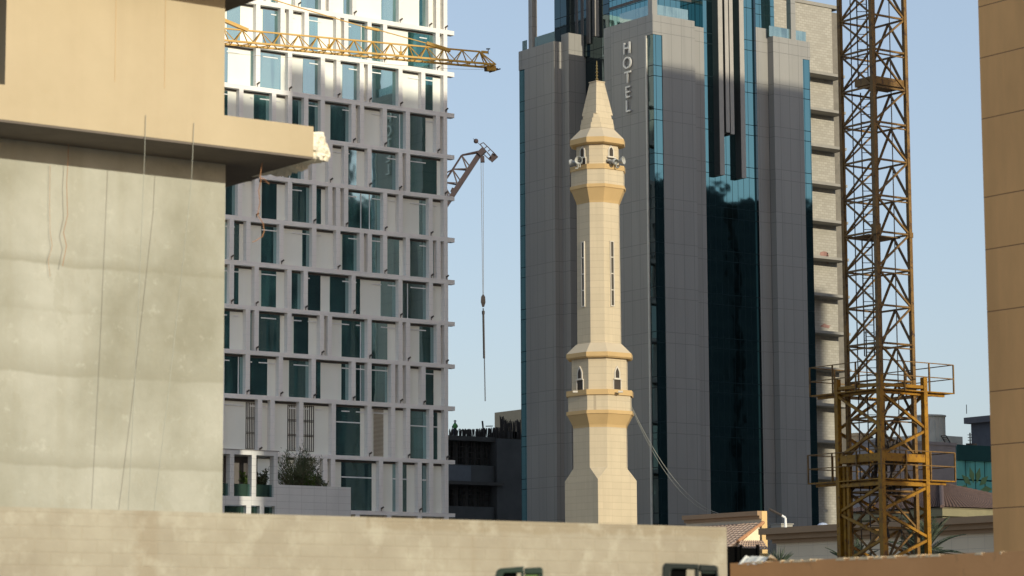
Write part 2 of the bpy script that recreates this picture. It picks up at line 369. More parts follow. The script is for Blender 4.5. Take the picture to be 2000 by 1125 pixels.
M['louvre'] = plain('tan_louvre', (.36,.31,.24), .6); M['grille_bar'] = plain('dark_grille', (.10,.095,.085), .6)
tw = thing('apartment_tower', (XR-10, Yt, 0), 'pale concrete apartment tower with an irregular grid of fins, cream panels and teal windows', 'building')
MB().box(XT0-30, XR-.15, Yb, Yb+22, 0, bz[0][0]+.2).build('wall', M['cream'], tw)
MB().box(XR-.149, XR, Yb-.05, Yb+22.05, 0, bz[0][0]+.1).build('side_wall', M['precast'], tw)
for a, b in bz: MB().box(XT0-30, Xcap1, Yt-.004, Yb+.05, b, a).build('floor_band', M['precast'], tw)
ROWS = [ # per storey, downwards; F fin, W window (left,right,mullions), L spotlight, G grille, V louvre; a/b = which half of the facade
 [('a','F',780),('a','W',855,945),('a','F',980),('a','W',1205,1265),('a','F',1270),('a','W',1360,1700),('a','F',1705),('a','F',1835),('b','W',90,215),('b','F',245),('b','W',730,970),('b','F',1030),('b','W',1370,1495),('b','F',1530),('b','F',1660),('b','F',1785),('a','L',1335),('b','L',285),('b','L',1060),('b','L',1560),('b','L',1825)],
 [('a','F',-150),('a','W',110,335),('a','F',605),('a','W',715,970),('a','F',1020),('a','F',1160),('a','F',1425),('a','W',1500,1645),('a','F',1960),('b','F',105),('b','W',175,465,385),('b','F',500),('b','W',570,720),('b','F',765),('b','W',1180,1600),('b','F',1655),('b','F',1785),('b','L',1690),('b','L',795)],
 [('a','F',-120),('a','W',40,125),('a','W',510,550),('a','F',605),('a','W',670,1020),('a','F',1145),('a','W',1395,1640),('a','F',1700),('a','F',1965),('b','W',70,310),('b','F',370),('b','F',505),('b','W',570,985),('b','F',1025),('b','F',1410),('b','W',1475,1597),('b','F',1785),('a','L',635),('a','L',1180),('b','L',10),('b','L',545),('b','L',1065),('b','L',1830)],
 [('a','F',-100),('a','W',20,120),('a','F',320),('a','W',565,830),('a','F',875),('a','F',1145),('a','W',1215,1385),('a','F',1420),('a','W',1490,1660),('a','F',1700),('a','W',1860,2180),('b','F',230),('b','F',375),('b','F',760),('b','W',830,1115,1035),('b','F',1150),('b','W',1220,1475),('b','F',1660),('b','F',1785),('b','L',270),('b','L',800),('b','L',1695)],
 [('a','F',-60),('a','W',90,420),('a','F',520),('a','F',1010),('a','W',1080,1375,1170),('a','F',1415),('a','F',1555),('a','F',1830),('b','F',105),('b','W',175,310),('b','F',500),('b','W',565,980),('b','F',1025),('b','F',1155),('b','W',1215,1665),('b','F',1785),('a','L',1040),('a','L',1870),('b','L',545),('b','L',1050),('b','L',1820)],
 [('a','F',0),('a','W',90,245),('a','F',300),('a','F',585),('a','W',700,950),('a','F',1145),('a','W',1210,1510),('a','F',1555),('a','W',1620,1700),('a','F',1825),('a','F',1960),('b','F',105),('b','W',170,725,380,525),('b','F',765),('b','F',1030),('b','W',1370,1495),('b','F',1535),('b','F',1790),('a','L',620),('a','L',1590),('b','L',145),('b','L',805),('b','L',1580)],
 [('a','W',20,115),('a','F',160),('a','W',230,315),('a','F',440),('a','W',690,950),('a','F',1000),('a','W',1385,1510),('a','F',1555),('a','F',1960),('b','W',70,310),('b','F',370),('b','F',505),('b','W',570,725),('b','F',765),('b','W',835,1030),('b','F',1150),('b','W',1220,1500),('b','F',1540),('b','W',1605,1640),('b','F',1670),('b','F',1795),('a','L',195),('a','L',1045),('b','L',10),('b','L',800),('b','L',1585),('b','L',1840)],
 [('a','W',30,115),('a','F',160),('a','W',230,305),('a','F',580),('a','W',690,940),('a','F',1135),('a','W',1205,1370),('a','F',1410),('a','W',1480,1690),('a','W',1850,2175),('b','F',230),('b','W',300,370),('b','W',720,980),('b','F',1025),('b','W',1090,1480,1170),('b','F',1540),('b','F',1800),('a','L',195),('a','L',615),('a','L',1450),('b','L',275),('b','L',1065),('b','L',1585)],
 [('a','W',20,155),('a','F',435),('a','W',505,535),('a','F',580),('a','W',650,1005),('a','F',1135),('a','W',1240,1485),('a','F',1685),('a','F',1820),('b','W',60,460,375),('b','F',500),('b','W',565,830),('b','F',1025),('b','F',1155),('b','W',1375,1610),('b','F',1670),('b','F',1800),('a','L',620),('a','L',1725),('b','L',545),('b','L',1195),('b','L',1840)],
 [('a','F',-5),('a','W',70,385,300),('a','F',430),('a','W',500,790),('a','F',990),('a','W',1160,1500),('a','F',1545),('a','W',1610,1690),('b','W',55,190),('b','F',230),('b','W',300,460,375),('b','F',500),('b','W',565,830),('b','F',900),('b','F',1025),('b','F',1155),('b','F',1415),('b','W',1480,1610),('b','F',1800),('a','L',460),('a','L',1030),('a','L',1590),('b','L',265),('b','L',1065),('b','L',1460)],
 [('a','F',-5),('a','G',435,580),('a','F',635),('a','F',850),('a','G',1140,1285),('a','F',1335),('a','G',1400,1575),('a','F',1885),('a','W',1950,2360),('b','F',500),('b','V',600,765),('b','F',900),('b','F',1155),('b','W',1215,1510),('b','F',1545),('b','W',1610,1675),('b','F',1800),('a','L',675),('b','L',540),('b','L',1195),('b','L',1845)],
 [('a','F',1040),('a','F',1300),('a','F',1610),('a','F',1739),('a','F',1874),('b','W',50,565),('b','F',695),('b','W',920,985),('b','F',1025),('b','W',1090,1155),('b','F',1350),('b','W',1415,1505),('b','F',1545),('b','F',1805),('b','L',740),('b','L',1390)],
]
X0R = {'a': 430, 'b': 660}
Xq = sX(826.5, Yb, 45); q_tr = (sZ(318.3, Xq, Yb)-bz[4][0])/(bz[3][1]-bz[4][0])
tr10 = (sZ(825, sX(680, Yb, 20), Yb)-bz[11][0])/(bz[10][1]-bz[11][0])
tr11 = (sZ(932.5, sX(695, Yb, 18), Yb)-bz[12][0])/(bz[11][1]-bz[12][0])
# spotlight prototype mesh
def spot_mesh(bs):
    m = MB(); m.bar((0,-.02,0),(0,-.02,.22),.05).bar((-.02,-.05,.24),(.10,-.28,.38),.17,None,8); return m
spot0 = None
M['spot'] = plain('spotlight_bronze', (.10,.085,.07), .5)
for k, row in enumerate(ROWS):
    z1, z0 = bz[k][1], bz[k+1][0]; zm = (z0+z1)/2
    MB().box(XT0-30, XR-.15, Yb-.03, Yb, z1-.22, z1).build('header', M['bronze'], tw)
    for e in row:
        a = X0R[e[0]] + e[2]/8.652
        if e[1] == 'F':
            xa = sX(a, Yt, zm); wf = .47 if e[2] < 1780 or e[0] == 'a' else .45
            MB().box(xa, xa+wf, Yt, Yb, z0, z1).build('fin', M['precast'], tw)
        elif e[1] == 'L':
            xa = sX(a, Yt-.1, z0)
            if spot0 is None:
                spot0 = spot_mesh(None).build('spotlight', M['spot'], base=(0,0,0)); sp = spot0
            else:
                sp = spot0.copy(); C.objects.link(sp)
            sp.parent = tw; sp.location = Vector((xa, Yt-.01, z0)) - BASE[tw.name]
        else:
            b = X0R[e[0]] + e[3]/8.652
            xa, xb = sX(a, Yb, zm), sX(b, Yb, zm)
            if e[1] == 'W':
                wn = MB().box(xa, xb, Yb-.05, Yb+.02, z0, z1-.22).build('window', M['tower_glass'], tw)
                q = q_tr if k < 10 else (tr10 if k == 10 else tr11); zt = z0+(z1-z0)*q
                MB().box(xa, xb, Yb-.09, Yb-.05, zt-.055, zt+.055).build('transom', M['white_metal'], wn)
                for mu in e[4:]:
                    xm = sX(X0R[e[0]]+mu/8.652, Yb, zm); MB().box(xm-.04, xm+.04, Yb-.093, Yb-.05, z0, z1-.22).build('mullion', M['white_metal'], wn)
            elif e[1] == 'G':
                m = MB(); nb = 6
                for i in range(nb): xi = xa+(xb-xa)*i/(nb-1); m.box(xi-.035, xi+.035, Yb-.06, Yb, z0+.25, z1-.25)
                for t in (0, .33, .36, .655, .685, 1): zi = z0+.28+(z1-z0-.6)*t; m.box(xa, xb, Yb-.07, Yb-.001, zi-.025, zi+.025)
                m.build('grille', M['grille_bar'], tw)
            else:
                m = MB(); nb = 38
                for i in range(nb): zi = z0+.12+(z1-z0-.3)*i/(nb-1); m.loft([[Vector((xa, Yb-.08, zi)), Vector((xa, Yb, zi+.05)), Vector((xa, Yb, zi+.075)), Vector((xa, Yb-.08, zi+.025))], [Vector((xb, Yb-.08, zi)), Vector((xb, Yb, zi+.05)), Vector((xb, Yb, zi+.075)), Vector((xb, Yb-.08, zi+.025))]])
                m.build('louvre', M['louvre'], tw)
# lowest storey: dark openings behind piers
zz = bz[12][1]
MB().box(XT0, XR-.2, Yb-.04, Yb, 0, zz-.1).build('ground_opening', plain('dark_brown_opening', (.07,.045,.04), .8), tw)
for z_ in (295, 830, 1350, 1805):
    xa = sX(660+z_/8.652, Yt, 12); MB().box(xa, xa+.5, Yt, Yb-.045, 0, zz).build('pier', M['precast'], tw)
# ================================================================== annex pavilion in front of the tower
Ya = pD(545, 940, 236).y
M['annex_stone'] = jointed('annex_stone', (.56,.55,.53), (.40,.39,.38), (0,), .62, 1.3, wid=.03, var=.07, rough=.8, scale=.6)
M['annex_glass'] = glass('annex_glass', (.20,.35,.36), (.06,.11,.08), .45, wob=.02)
an = thing('annex_pavilion', (sX(560, Ya), Ya, 0), 'low stone annex with tall openings in front of the apartment tower', 'building')
def az_(py, px=500): return sZ(py, sX(px, Ya, 15), Ya)
def ax_(px): return sX(px, Ya, 15)
pf = lambda z, x0: x0+z/7.407   # zoom of 430..700
PX = lambda z: 430+z/7.407; PY = lambda z: 860+z/7.407
zA0, zA1, zA2, zA3, zA4 = az_(PY(150)), az_(PY(215)), az_(PY(815)), az_(PY(945)), az_(PY(1075))
xA0, xA1 = ax_(300), ax_(PX(832))
MB().box(xA0, xA1, Ya, Ya+2.4, zA1, zA0).build('roof_beam', M['annex_stone'], an)
MB().box(xA0, xA1+.15, Ya-.02, Ya+2.5, zA0, zA0+.06).build('coping', M['bronze'], an)
for a, b in ((-160,-100),(140,200),(455,520),(775,832)):
    MB().box(ax_(PX(a)), ax_(PX(b)), Ya, Ya+.7, zA2, zA1).build('pillar', M['annex_stone'], an)
MB().box(xA0, xA1, Ya, Ya+.7, zA3, zA2).build('sill_beam', M['annex_stone'], an)
for a, b in ((-10,65),(380,450),(575,640),(795,833)):
    MB().box(ax_(PX(a)), ax_(PX(b)), Ya, Ya+.6, 0, zA3).build('pillar', M['annex_stone'], an)
MB().box(xA0, xA1, Ya+.5, Ya+.65, 0, zA3-.05).build('lower_glazing', M['annex_glass'], an)
MB().box(xA0, xA1, Ya+.35, Ya+.4, zA2, zA2+1.1).build('glass_balustrade', M['annex_glass'], an)
MB().box(xA0, xA1-.8, Ya+2.2, Ya+2.35, zA2, zA1).build('back_wall', M['bronze'], an)
xA2 = ax_(PX(1892))
MB().box(xA1, xA2, Ya+.01, Ya+.45, 0, az_(PY(660), 610)).box(xA2-.45, xA2, Ya+.451, Ya+6, 0, az_(PY(660), 610)).build('stone_wall', M['annex_stone'], an)
# ------------------------------------------------------------------ plants
M['bark'] = plain('bark', (.10,.08,.06), .9)
def leafmat(name, c0, c1):
    n = NT(name); o_ = n.t.nodes.new('ShaderNodeTexWhiteNoise'); o_.noise_dimensions = '3D'
    v = n.t.nodes.new('ShaderNodeVectorMath'); v.operation = 'SNAP'; v.inputs[1].default_value = (.35,.35,.35); n.l(n.pos, v.inputs[0]); n.l(v.outputs[0], o_.inputs[0])
    return n.set(n.mix(o_.outputs[0], c0, c1), .7, 0, .2)
M['leaf_olive'] = leafmat('olive_leaf', (.05,.068,.032), (.135,.15,.085)); M['leaf_green'] = leafmat('green_leaf', (.05,.09,.02), (.10,.15,.04)); M['leaf_palm'] = leafmat('palm_leaf', (.04,.06,.04), (.09,.11,.075))
def leaf(m, p, d, l, wd):
    d = d.normalized(); s_ = d.cross(Vector((random.uniform(-1,1), random.uniform(-1,1), random.uniform(-1,1))))
    if s_.length < .01: return
    s_.normalize(); m.poly([p-s_*wd*.2, p+d*l*.5-s_*wd*.5, p+d*l, p+d*l*.5+s_*wd*.5])
def bush(base, rx, rz, nstem, nleaf, mat, label, cat, name='bush', l=.22, group=None, feather=False):
    t = thing(name, base, label, cat, group); B = Vector(base); tr = MB(); cr = MB()
    for i in range(nstem):
        a = random.uniform(0, 2*math.pi); sp = random.uniform(.15, 1)**.6
        tip = B + Vector((math.cos(a)*rx*sp, math.sin(a)*rx*sp, rz*random.uniform(.45, 1)*(1.1-.35*sp)))
        mid = B + (tip-B)*.5 + Vector((0,0,rz*.12))
        tr.bar(B + Vector((random.uniform(-.15,.15), random.uniform(-.15,.15), 0)), mid, .06).bar(mid, tip, .03)
        for j in range(nleaf//nstem):
            q = random.uniform(.25, 1.05); p = mid.lerp(tip, (q-.4)/.65) if q > .4 else B.lerp(mid, q/.4)
            p = p + Vector((random.gauss(0, rx*.10), random.gauss(0, rx*.10), random.gauss(0, rz*.05)))
            d = (tip-mid) .normalized()*(.8 if feather else .2) + Vector((random.gauss(0,.5), random.gauss(0,.5), random.gauss(.1,.5)))
            leaf(cr, p, d, l*random.uniform(.6,1.4), l*(.13 if feather else .5))
    tr.build('stems', M['bark'], t); cr.build('foliage', mat, t); return t
bz0 = az_(PY(640), 575)
zw_ = az_(PY(660), 610)
bp = pD(577, 945, 240.5); bush((bp.x, bp.y, zw_-1.6), 2.3, 5.4, 80, 4400, M['leaf_olive'], 'feathery olive green tree rising behind the stone annex wall', 'tree', 'feathery_tree', .42, feather=True)
bp = pD(604, 945, 239.6); bush((bp.x, bp.y, zw_-.9), .8, 2.3, 16, 420, M['leaf_green'], 'small green shrub behind the annex wall right of the feathery tree', 'shrub', 'shrub', .26)
bp = pD(624, 945, 239.7); bush((bp.x, bp.y, zw_-.9), .7, 2.7, 12, 300, M['leaf_olive'], 'sparse dark shrub at the right end of the planting behind the annex wall', 'shrub', 'shrub', .28)
bp = pD(475, 960, 237.0); bush((bp.x, bp.y, zA2), 1.0, 3.1, 20, 1900, M['leaf_green'], 'bright green potted shrub inside the middle opening of the annex', 'shrub', 'shrub', .3)
bp = pD(512, 960, 237.6); bush((bp.x, bp.y, zA2), .7, 2.6, 14, 600, M['leaf_olive'], 'dark shrub inside the right opening of the annex', 'shrub', 'shrub', .3)
# ================================================================== hotel
Hc = pD(1279, 400, 245); Xc, Yc = Hc.x, Hc.y; Ys = Yc + .8
zR = sZ(27, Xc, Yc)
hz1, hz2 = sZ(248.3, sX(1497, Ys, 50), Ys), sZ(268.2, sX(1497, Ys, 50), Ys); hper = (hz1-sZ(498.5, sX(1497, Ys, 40), Ys))/3
M['clad'] = jointed('stone_cladding', (.295,.282,.258), (.175,.168,.155), (hz1, hz2), hper, 1.24, .3, wid=.045, var=.07, rough=.42, scale=.12, bandvar=.28, streak=.15, spec=.5)
M['hotel_glass'] = glass('hotel_glass', (.19,.37,.39), (.008,.016,.018), .12, (hz1, hz2), hper, .72, .1, (.016,.03,.034), .045, .012, .35)
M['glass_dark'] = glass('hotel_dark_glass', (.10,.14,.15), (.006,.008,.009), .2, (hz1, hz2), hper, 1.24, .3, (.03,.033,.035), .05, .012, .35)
M['balustrade'] = glass('clear_balustrade', (.45,.62,.62), (.22,.30,.30), .5, wob=.01)
M['fin_side'] = plain('hotel_fin', (.38,.35,.31), .5, var=.06); M['shaded_side'] = plain('shaded_fin_side', (.05,.047,.045), .5)  # near-black colour paints the shade on the left-facing fin sides
ht = thing('hotel_tower', (Xc, Yc, 0), 'grey stone and dark teal glass hotel tower behind the minaret', 'building')
hx = lambda px, Y=Yc, z=45: sX(px, Y, z)
hy = lambda px, X=Xc, z=45: sY(px, X, z)
Y97, Y86, Y13, Y83, Y25, Y92, Y113 = hy(1197), hy(1186, Xc+.9), hy(1014.5), hy(1084), hy(1026), hy(1092.5, Xc+.9), hy(1113, Xc+.9)
x61, x78, x06, x15, x72, x87 = hx(1361), hx(1379, Ys), hx(1506.5, Ys), hx(1515.3), hx(1573), hx(1588)
zs = sZ(66, Xc, Yc)      # top of the corner window strip
zL = sZ(80, Xc, Y83); zBm = sZ(70, x15, Yc)
xs, ys = hx(1297), hy(1265.5)
m = MB()
m.box(Xc, x61, Yc, Y97, zs, zR)                               # above the strip
m.box(xs, x61, Yc, Y97, 0, zs-.002).box(Xc, xs-.002, ys, Y97, 0, zs-.002)
m.box(Xc+.9, x61+.5, Y97+.002, Y86+.3, 0, zR+.35)
m.box(Xc, Xc+9, Y83, Y13-.002, sZ(138, Xc, Y13), zL).box(Xc, Xc+9, Y83, Y25, 0, sZ(138, Xc, Y13)-.002)
m.box(Xc+.9, Xc+9, Y113, Y83-.002, 0, sZ(70, Xc+.9, Y92))
m.box(x61+.002, x78, Ys, Yc+12, 0, zR-.25)
xg1 = hx(1481, Ys)
m.box(xg1, x15-.002, Ys, Yc+12, 0, sZ(54, hx(1490, Ys), Ys))
zst = sZ(115, x72, Yc)
m.box(x15, x87, Yc, Yc+14, zst, zBm).box(x15, x72, Yc, Yc+14, 0, zst-.002).box(x15+.3, x87-.3, Yc+.3, Yc+14, 0, zst-.01)
m.build('wall', M['clad'], ht)
MB().box(Xc+.10, xs-.004, Yc+.06, Yc+.4, 0, zs-.004).build('corner_window', M['hotel_glass'], ht); MB().box(Xc+.06, Xc+.098, Yc+.061, ys-.004, 0, zs-.004).build('corner_window', M['glass_dark'], ht)  # left pane made darker to paint the dark reflection into its colour
MB().box(x72+.004, x87-.05, Yc+.05, Yc+.29, 0, zst-.005).build('corner_window', M['hotel_glass'], ht)
MB().box(Xc+.05, Xc+8.9, Y25+.004, Y13-.03, 0, sZ(138, Xc, Y13)-.005).build('corner_window', M['hotel_glass'], ht)
# left edge trim of the corner strip
MB().box(Xc-.08, Xc+.1, ys-.05, ys+.12, 0, zs).build('strip_frame', plain('pale_frame', (.6,.57,.5), .4), ht)
# central glass bay, rises above the roof
zT = zR + 30
MB().box(x78+.004, xg1-.006, Ys+.1, Yc+11, 0, zT).build('glass_bay', M['hotel_glass'], ht)
MB().box(xg1-.25, xg1-.004, Ys-.05, Ys+.099, 0, zT).build('bay_edge', M['glass_dark'], ht)
for pxl, ye in ((1405.5, 341), (1418.5, 258), (1427.5, 261.5), (1447.5, 347)):
    xa = hx(pxl, Ys-.6); wf = .45 if pxl not in (1405.5, 1447.5) else .55
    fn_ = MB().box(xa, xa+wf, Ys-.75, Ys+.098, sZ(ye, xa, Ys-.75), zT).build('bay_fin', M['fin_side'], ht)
    MB().box(xa-.03, xa-.002, Ys-.72, Ys+.097, sZ(ye, xa, Ys-.75), zT).build('fin_shade_panel', M['shaded_side'], fn_)  # dark sheet paints the shaded left side of the fin
# recess with fins between the wing and the main block
Xr = Xc + 3.0
MB().box(Xr, Xr+8, hy(1180, Xr)-3, hy(1108, Xr)+1, 0, zT).build('dark_glazing', M['glass_dark'], ht)
for pxl, yb in ((1131.5, None), (1142.5, None), (1153.5, 84), (1165.5, 70)):
    wdt = .4; dep = .22 if pxl < 1160 else .5
    ya = hy(pxl, Xr-dep); z_ = 0 if yb is None else sZ(yb, Xr-dep, ya)
    fn_ = MB().box(Xr-dep, Xr-.002, ya, ya+wdt, z_, zT).build('recess_fin', M['fin_side'], ht)
    MB().box(Xr-dep-.03, Xr-dep-.002, ya+.03, ya+wdt, z_, zT).build('fin_shade_panel', M['shaded_side'], fn_)  # same painted shade on the left-facing side of the recess fin
# setback glass tower above the terraces
Xk, Yk = Xc+2.6, Yc+2.6
MB().box(Xk, x78-.01, Yk, Y86+1.5, zR-1, zT).build('upper_glazing', M['hotel_glass'], ht)
MB().box(Xk+.2, Xk+8, Y113-.5, hy(1085.5, Xk+.2), zL-1.5, zT).build('upper_glazing', M['glass_dark'], ht)
xu = hx(1517, Ys+1.6)
MB().box(xg1, xu, Ys+1.5, Yc+11, zBm-2, zT).build('upper_glazing', M['hotel_glass'], ht)
for (xa, ya, lab) in ((Xc+.05, Yc+.1, 0), (Xc+.1, hy(1041.5, Xc+.1), 1), (hx(1551.5, Yc+.1), Yc+.12, 2)):
    MB().box(xa, xa+.62, ya, ya+.62, (zR if lab == 0 else zL if lab == 1 else zBm)-.01, zT).build('terrace_column', M['clad'], ht)
# spandrel line and canopy on the upper tower
MB().box(Xk-.03, x78-.011, Yk-.03, Y86+1.53, zR+2.6, zR+2.9).build('upper_rail', M['bronze'], ht)
MB().box(Xc-.5, x87, Yc-.5, Y13, zT, zT+.6).build('roof_canopy', M['clad'], ht)
# balustrades
def bal(x0, x1, y0, y1, z, h=1.05):
    MB().box(x0, x1, y0, y1, z, z+h).build('balustrade', M['balustrade'], ht)
bal(Xc+.75, x61-.6, Yc+.25, Yc+.29, zR); bal(Xc+.25, Xc+.29, Yc+.8, Y97-1.0, zR); bal(Xc+.25, Xc+.29, Y83+.2, hy(1042, Xc)-.05, zL); bal(Xc+.25, Xc+.29, hy(1026.8, Xc), Y13-.3, zL)
bal(hx(1508, Yc+.3), hx(1551, Yc+.3), Yc+.3, Yc+.34, zBm); bal(hx(1560.5, Yc+.3), x87-.25, Yc+.3, Yc+.34, zBm)
# HOTEL letters on the wall facing left
M['letter'] = plain('brushed_letter', (.72,.70,.66), .35, metal=.3, var=.04)
sg = thing('hotel_sign', (Xc, hy(1230), sZ(218, Xc, hy(1230))), 'vertical sign of raised silver letters reading HOTEL on the grey tower', 'sign')
for ch, py, px in (('H', 94.3, 1230), ('O', 123, 1230.3), ('T', 151, 1230.8), ('E', 180, 1231.2), ('L', 207.3, 1231.6)):
    cu = bpy.data.curves.new('letter', 'FONT'); cu.body = ch; cu.size = 1.62; cu.extrude = .07; cu.offset = .006; cu.align_x = 'CENTER'; cu.align_y = 'CENTER'
    to = bpy.data.objects.new('tmp', cu); C.objects.link(to); bpy.context.view_layer.update()
    dg = bpy.context.evaluated_depsgraph_get(); me = bpy.data.meshes.new_from_object(to.evaluated_get(dg)); bpy.data.objects.remove(to)
    me.name = 'letter'; me.materials.clear(); me.materials.append(M['letter'])
    vs = [v.co.copy() for v in me.vertices]; cx_ = (min(v.x for v in vs)+max(v.x for v in vs))/2; cy_ = (min(v.y for v in vs)+max(v.y for v in vs))/2
    yy = hy(px); ce = Vector((Xc-.16, yy, sZ(py, Xc, yy))) - BASE[sg.name]
    for v in me.vertices: v.co = ce + Vector((-v.co.z, -(v.co.x-cx_), v.co.y-cy_))
    lo = bpy.data.objects.new('letter', me); C.objects.link(lo); lo.parent = sg
# ================================================================== minaret
M['min_stone'] = jointed('minaret_stone', (.575,.48,.335), (.42,.345,.245), (0,), .48, .9, wid=.02, var=.08, rough=.8, scale=.5, bandvar=.22, streak=.14, uwid=.012)
M['min_ochre'] = plain('ochre_moulding', (.55,.375,.175), .75, var=.07, scale=.8)
M['pale_skirt'] = plain('pale_skirt', (.56,.465,.33), .8, var=.05, scale=.6)
DM = 190; mc = pD(1171, 700, DM); mn = thing('minaret', (mc.x, mc.y, 0), 'cream stone minaret with ochre mouldings and two balconies in the centre', 'minaret')
RA = AZ - math.radians(51.3); EX = Vector((math.cos(RA), math.sin(RA), 0)); EY = Vector((-math.sin(RA), math.cos(RA), 0)); MC = Vector((mc.x, mc.y, 0))
def mz(py, W=2.85): return pD(1171, py, DM - W*.5).z
def octr(W, z, k=.248):
    h = W/2; k = k*W
    pts = [(-h,-h+k),(-h+k,-h),(h-k,-h),(h,-h+k),(h,h-k),(h-k,h),(-h+k,h),(-h,h-k)]
    return [MC + EX*a + EY*b + Vector((0,0,z)) for a, b in pts]
def sqr(W, z): h = W/2; return [MC + EX*a + EY*b + Vector((0,0,z)) for a, b in ((-h,-h),(h,-h),(h,h),(-h,h))]
WS = 2.85; SC = WS/83
W = lambda px: px*SC
def olo(name, mat, lv):  MB().loft([octr(W(w_), mz(y_, W(w_))) for w_, y_ in lv]).build(name, mat, mn)
def sloft(name, mat, lv): MB().loft([sqr(w_, z_) for w_, z_ in lv]).build(name, mat, mn)
zb0, zb1, zb2 = 0, mz(937, 3.6), mz(913, 3.0)
SB = 3.63; sloft('base', M['min_stone'], [(SB, 0), (SB, zb1)])
# broach from square to octagon
hb = SB/2; W3 = W(103.6); hh = W3/2; kk = .248*W3
top = octr(W3, zb2)
bq = [MC+EX*a+EY*b+Vector((0,0,zb1)) for a, b in ((-hb,-hb),(hb,-hb),(hb,hb),(-hb,hb))]
m = MB(); b_ = top
m.poly([bq[0], b_[0], b_[1]]); m.poly([bq[1], b_[2], b_[3]]); m.poly([bq[2], b_[4], b_[5]]); m.poly([bq[3], b_[6], b_[7]])
m.poly([bq[0], b_[1], b_[2], bq[1]]); m.poly([bq[1], b_[3], b_[4], bq[2]]); m.poly([bq[2], b_[5], b_[6], bq[3]]); m.poly([bq[3], b_[7], b_[0], bq[0]]); m.poly(list(b_)); m.poly(list(reversed(bq)))
m.build('broach', M['min_stone'], mn)
olo('lower_shaft', M['min_stone'], [(103.6, 913.2), (103.2, 834)])
olo('corbel', M['min_ochre'], [(103, 834), (105, 829), (126, 807.5)]); olo('moulding', M['min_ochre'], [(129, 807.5), (129, 800.5)])
olo('parapet', M['min_stone'], [(121.5, 800.5), (121.5, 770.5)]); olo('coping', M['min_ochre'], [(128.5, 770.5), (128.5, 760)])
olo('lower_chamber', M['min_stone'], [(107.5, 760), (107.5, 696)])
olo('fascia', M['min_ochre'], [(122, 698), (127.5, 695), (127.5, 686.8)]); olo('skirt', M['pale_skirt'], [(127, 686.8), (90, 670), (84, 669)])
olo('upper_shaft', M['min_stone'], [(84.5, 669.3), (82.5, 395)])
olo('corbel', M['min_ochre'], [(83, 395), (85, 391), (105, 365)]); olo('moulding', M['min_ochre'], [(108, 365), (108, 358.5)])
olo('parapet', M['min_stone'], [(103.5, 358.5), (103.5, 329.5)]); olo('coping', M['min_ochre'], [(107, 329.5), (107, 319.7)])
olo('upper_chamber', M['min_stone'], [(82.5, 319.7), (82.5, 276)])
olo('fascia', M['min_ochre'], [(98, 280), (107, 277), (107, 266.7)]); olo('skirt', M['pale_skirt'], [(107, 266.7), (68, 250), (66, 249)])
# spire: square pyramid with stepped corners below
zt0, zt1, ztp = mz(249.3, 2), mz(220, 1.6), mz(159.5, .8)
def stepo(Wd, k, z): return octr(Wd, z, k)
m = MB()
m.loft([stepo(2.27, .24, zt0), stepo(2.22, .24, mz(239, 2))]).loft([stepo(2.06, .2, mz(239, 2)), stepo(2.0, .2, mz(230, 2))]).loft([stepo(1.78, .16, mz(230, 2)), stepo(1.7, .16, mz(221, 2))])
m.loft([sqr(1.60, mz(221, 2)), sqr(.76, ztp)])
m.build('spire', M['min_stone'], mn)
MB().loft([sqr(.86, ztp), sqr(.86, ztp+.06)]).build('spire_cap', M['pale_skirt'], mn)
M['gold'] = plain('dull_gold', (.32,.24,.10), .45, metal=.5)
def lathe(cx, cy, prof, n=10):
    return MB().loft([[Vector((cx+r*math.cos(2*math.pi*i/n), cy+r*math.sin(2*math.pi*i/n), z)) for i in range(n)] for r, z in prof])
zf = ztp+.06; hf = mz(118, .3)-zf
prof = [(.16, zf), (.05, zf+.08*hf)]
for q, r in ((.14,.13), (.30,.11), (.46,.13), (.62,.09), (.76,.08)):
    prof += [(.035, zf+(q-.05)*hf), (r, zf+q*hf), (.03, zf+(q+.05)*hf)]
prof += [(.02, zf+hf)]
lathe(MC.x, MC.y, prof).build('finial', M['gold'], mn)
M['win_white'] = plain('white_window_frame', (.60,.55,.47), .5, var=.03); M['opening'] = plain('dark_opening', (.06,.05,.042), .9); M['shaft_pane'] = plain('shaft_pane', (.085,.075,.062), .25)
FACES = {'right': (EX, -EY), 'left': (-EY, -EX)}   # tangent to the right, outward normal
def facept(f, h, u, z, out=0): t, nn = FACES[f]; return MC + nn*(h+out) + t*u + Vector((0,0,z))
def fbox(m, f, h, u0, u1, z0, z1, o0, o1):
    m.loft([[facept(f,h,u0,z0,o0), facept(f,h,u1,z0,o0), facept(f,h,u1,z0,o1), facept(f,h,u0,z0,o1)], [facept(f,h,u0,z1,o0), facept(f,h,u1,z1,o0), facept(f,h,u1,z1,o1), facept(f,h,u0,z1,o1)]]); return m
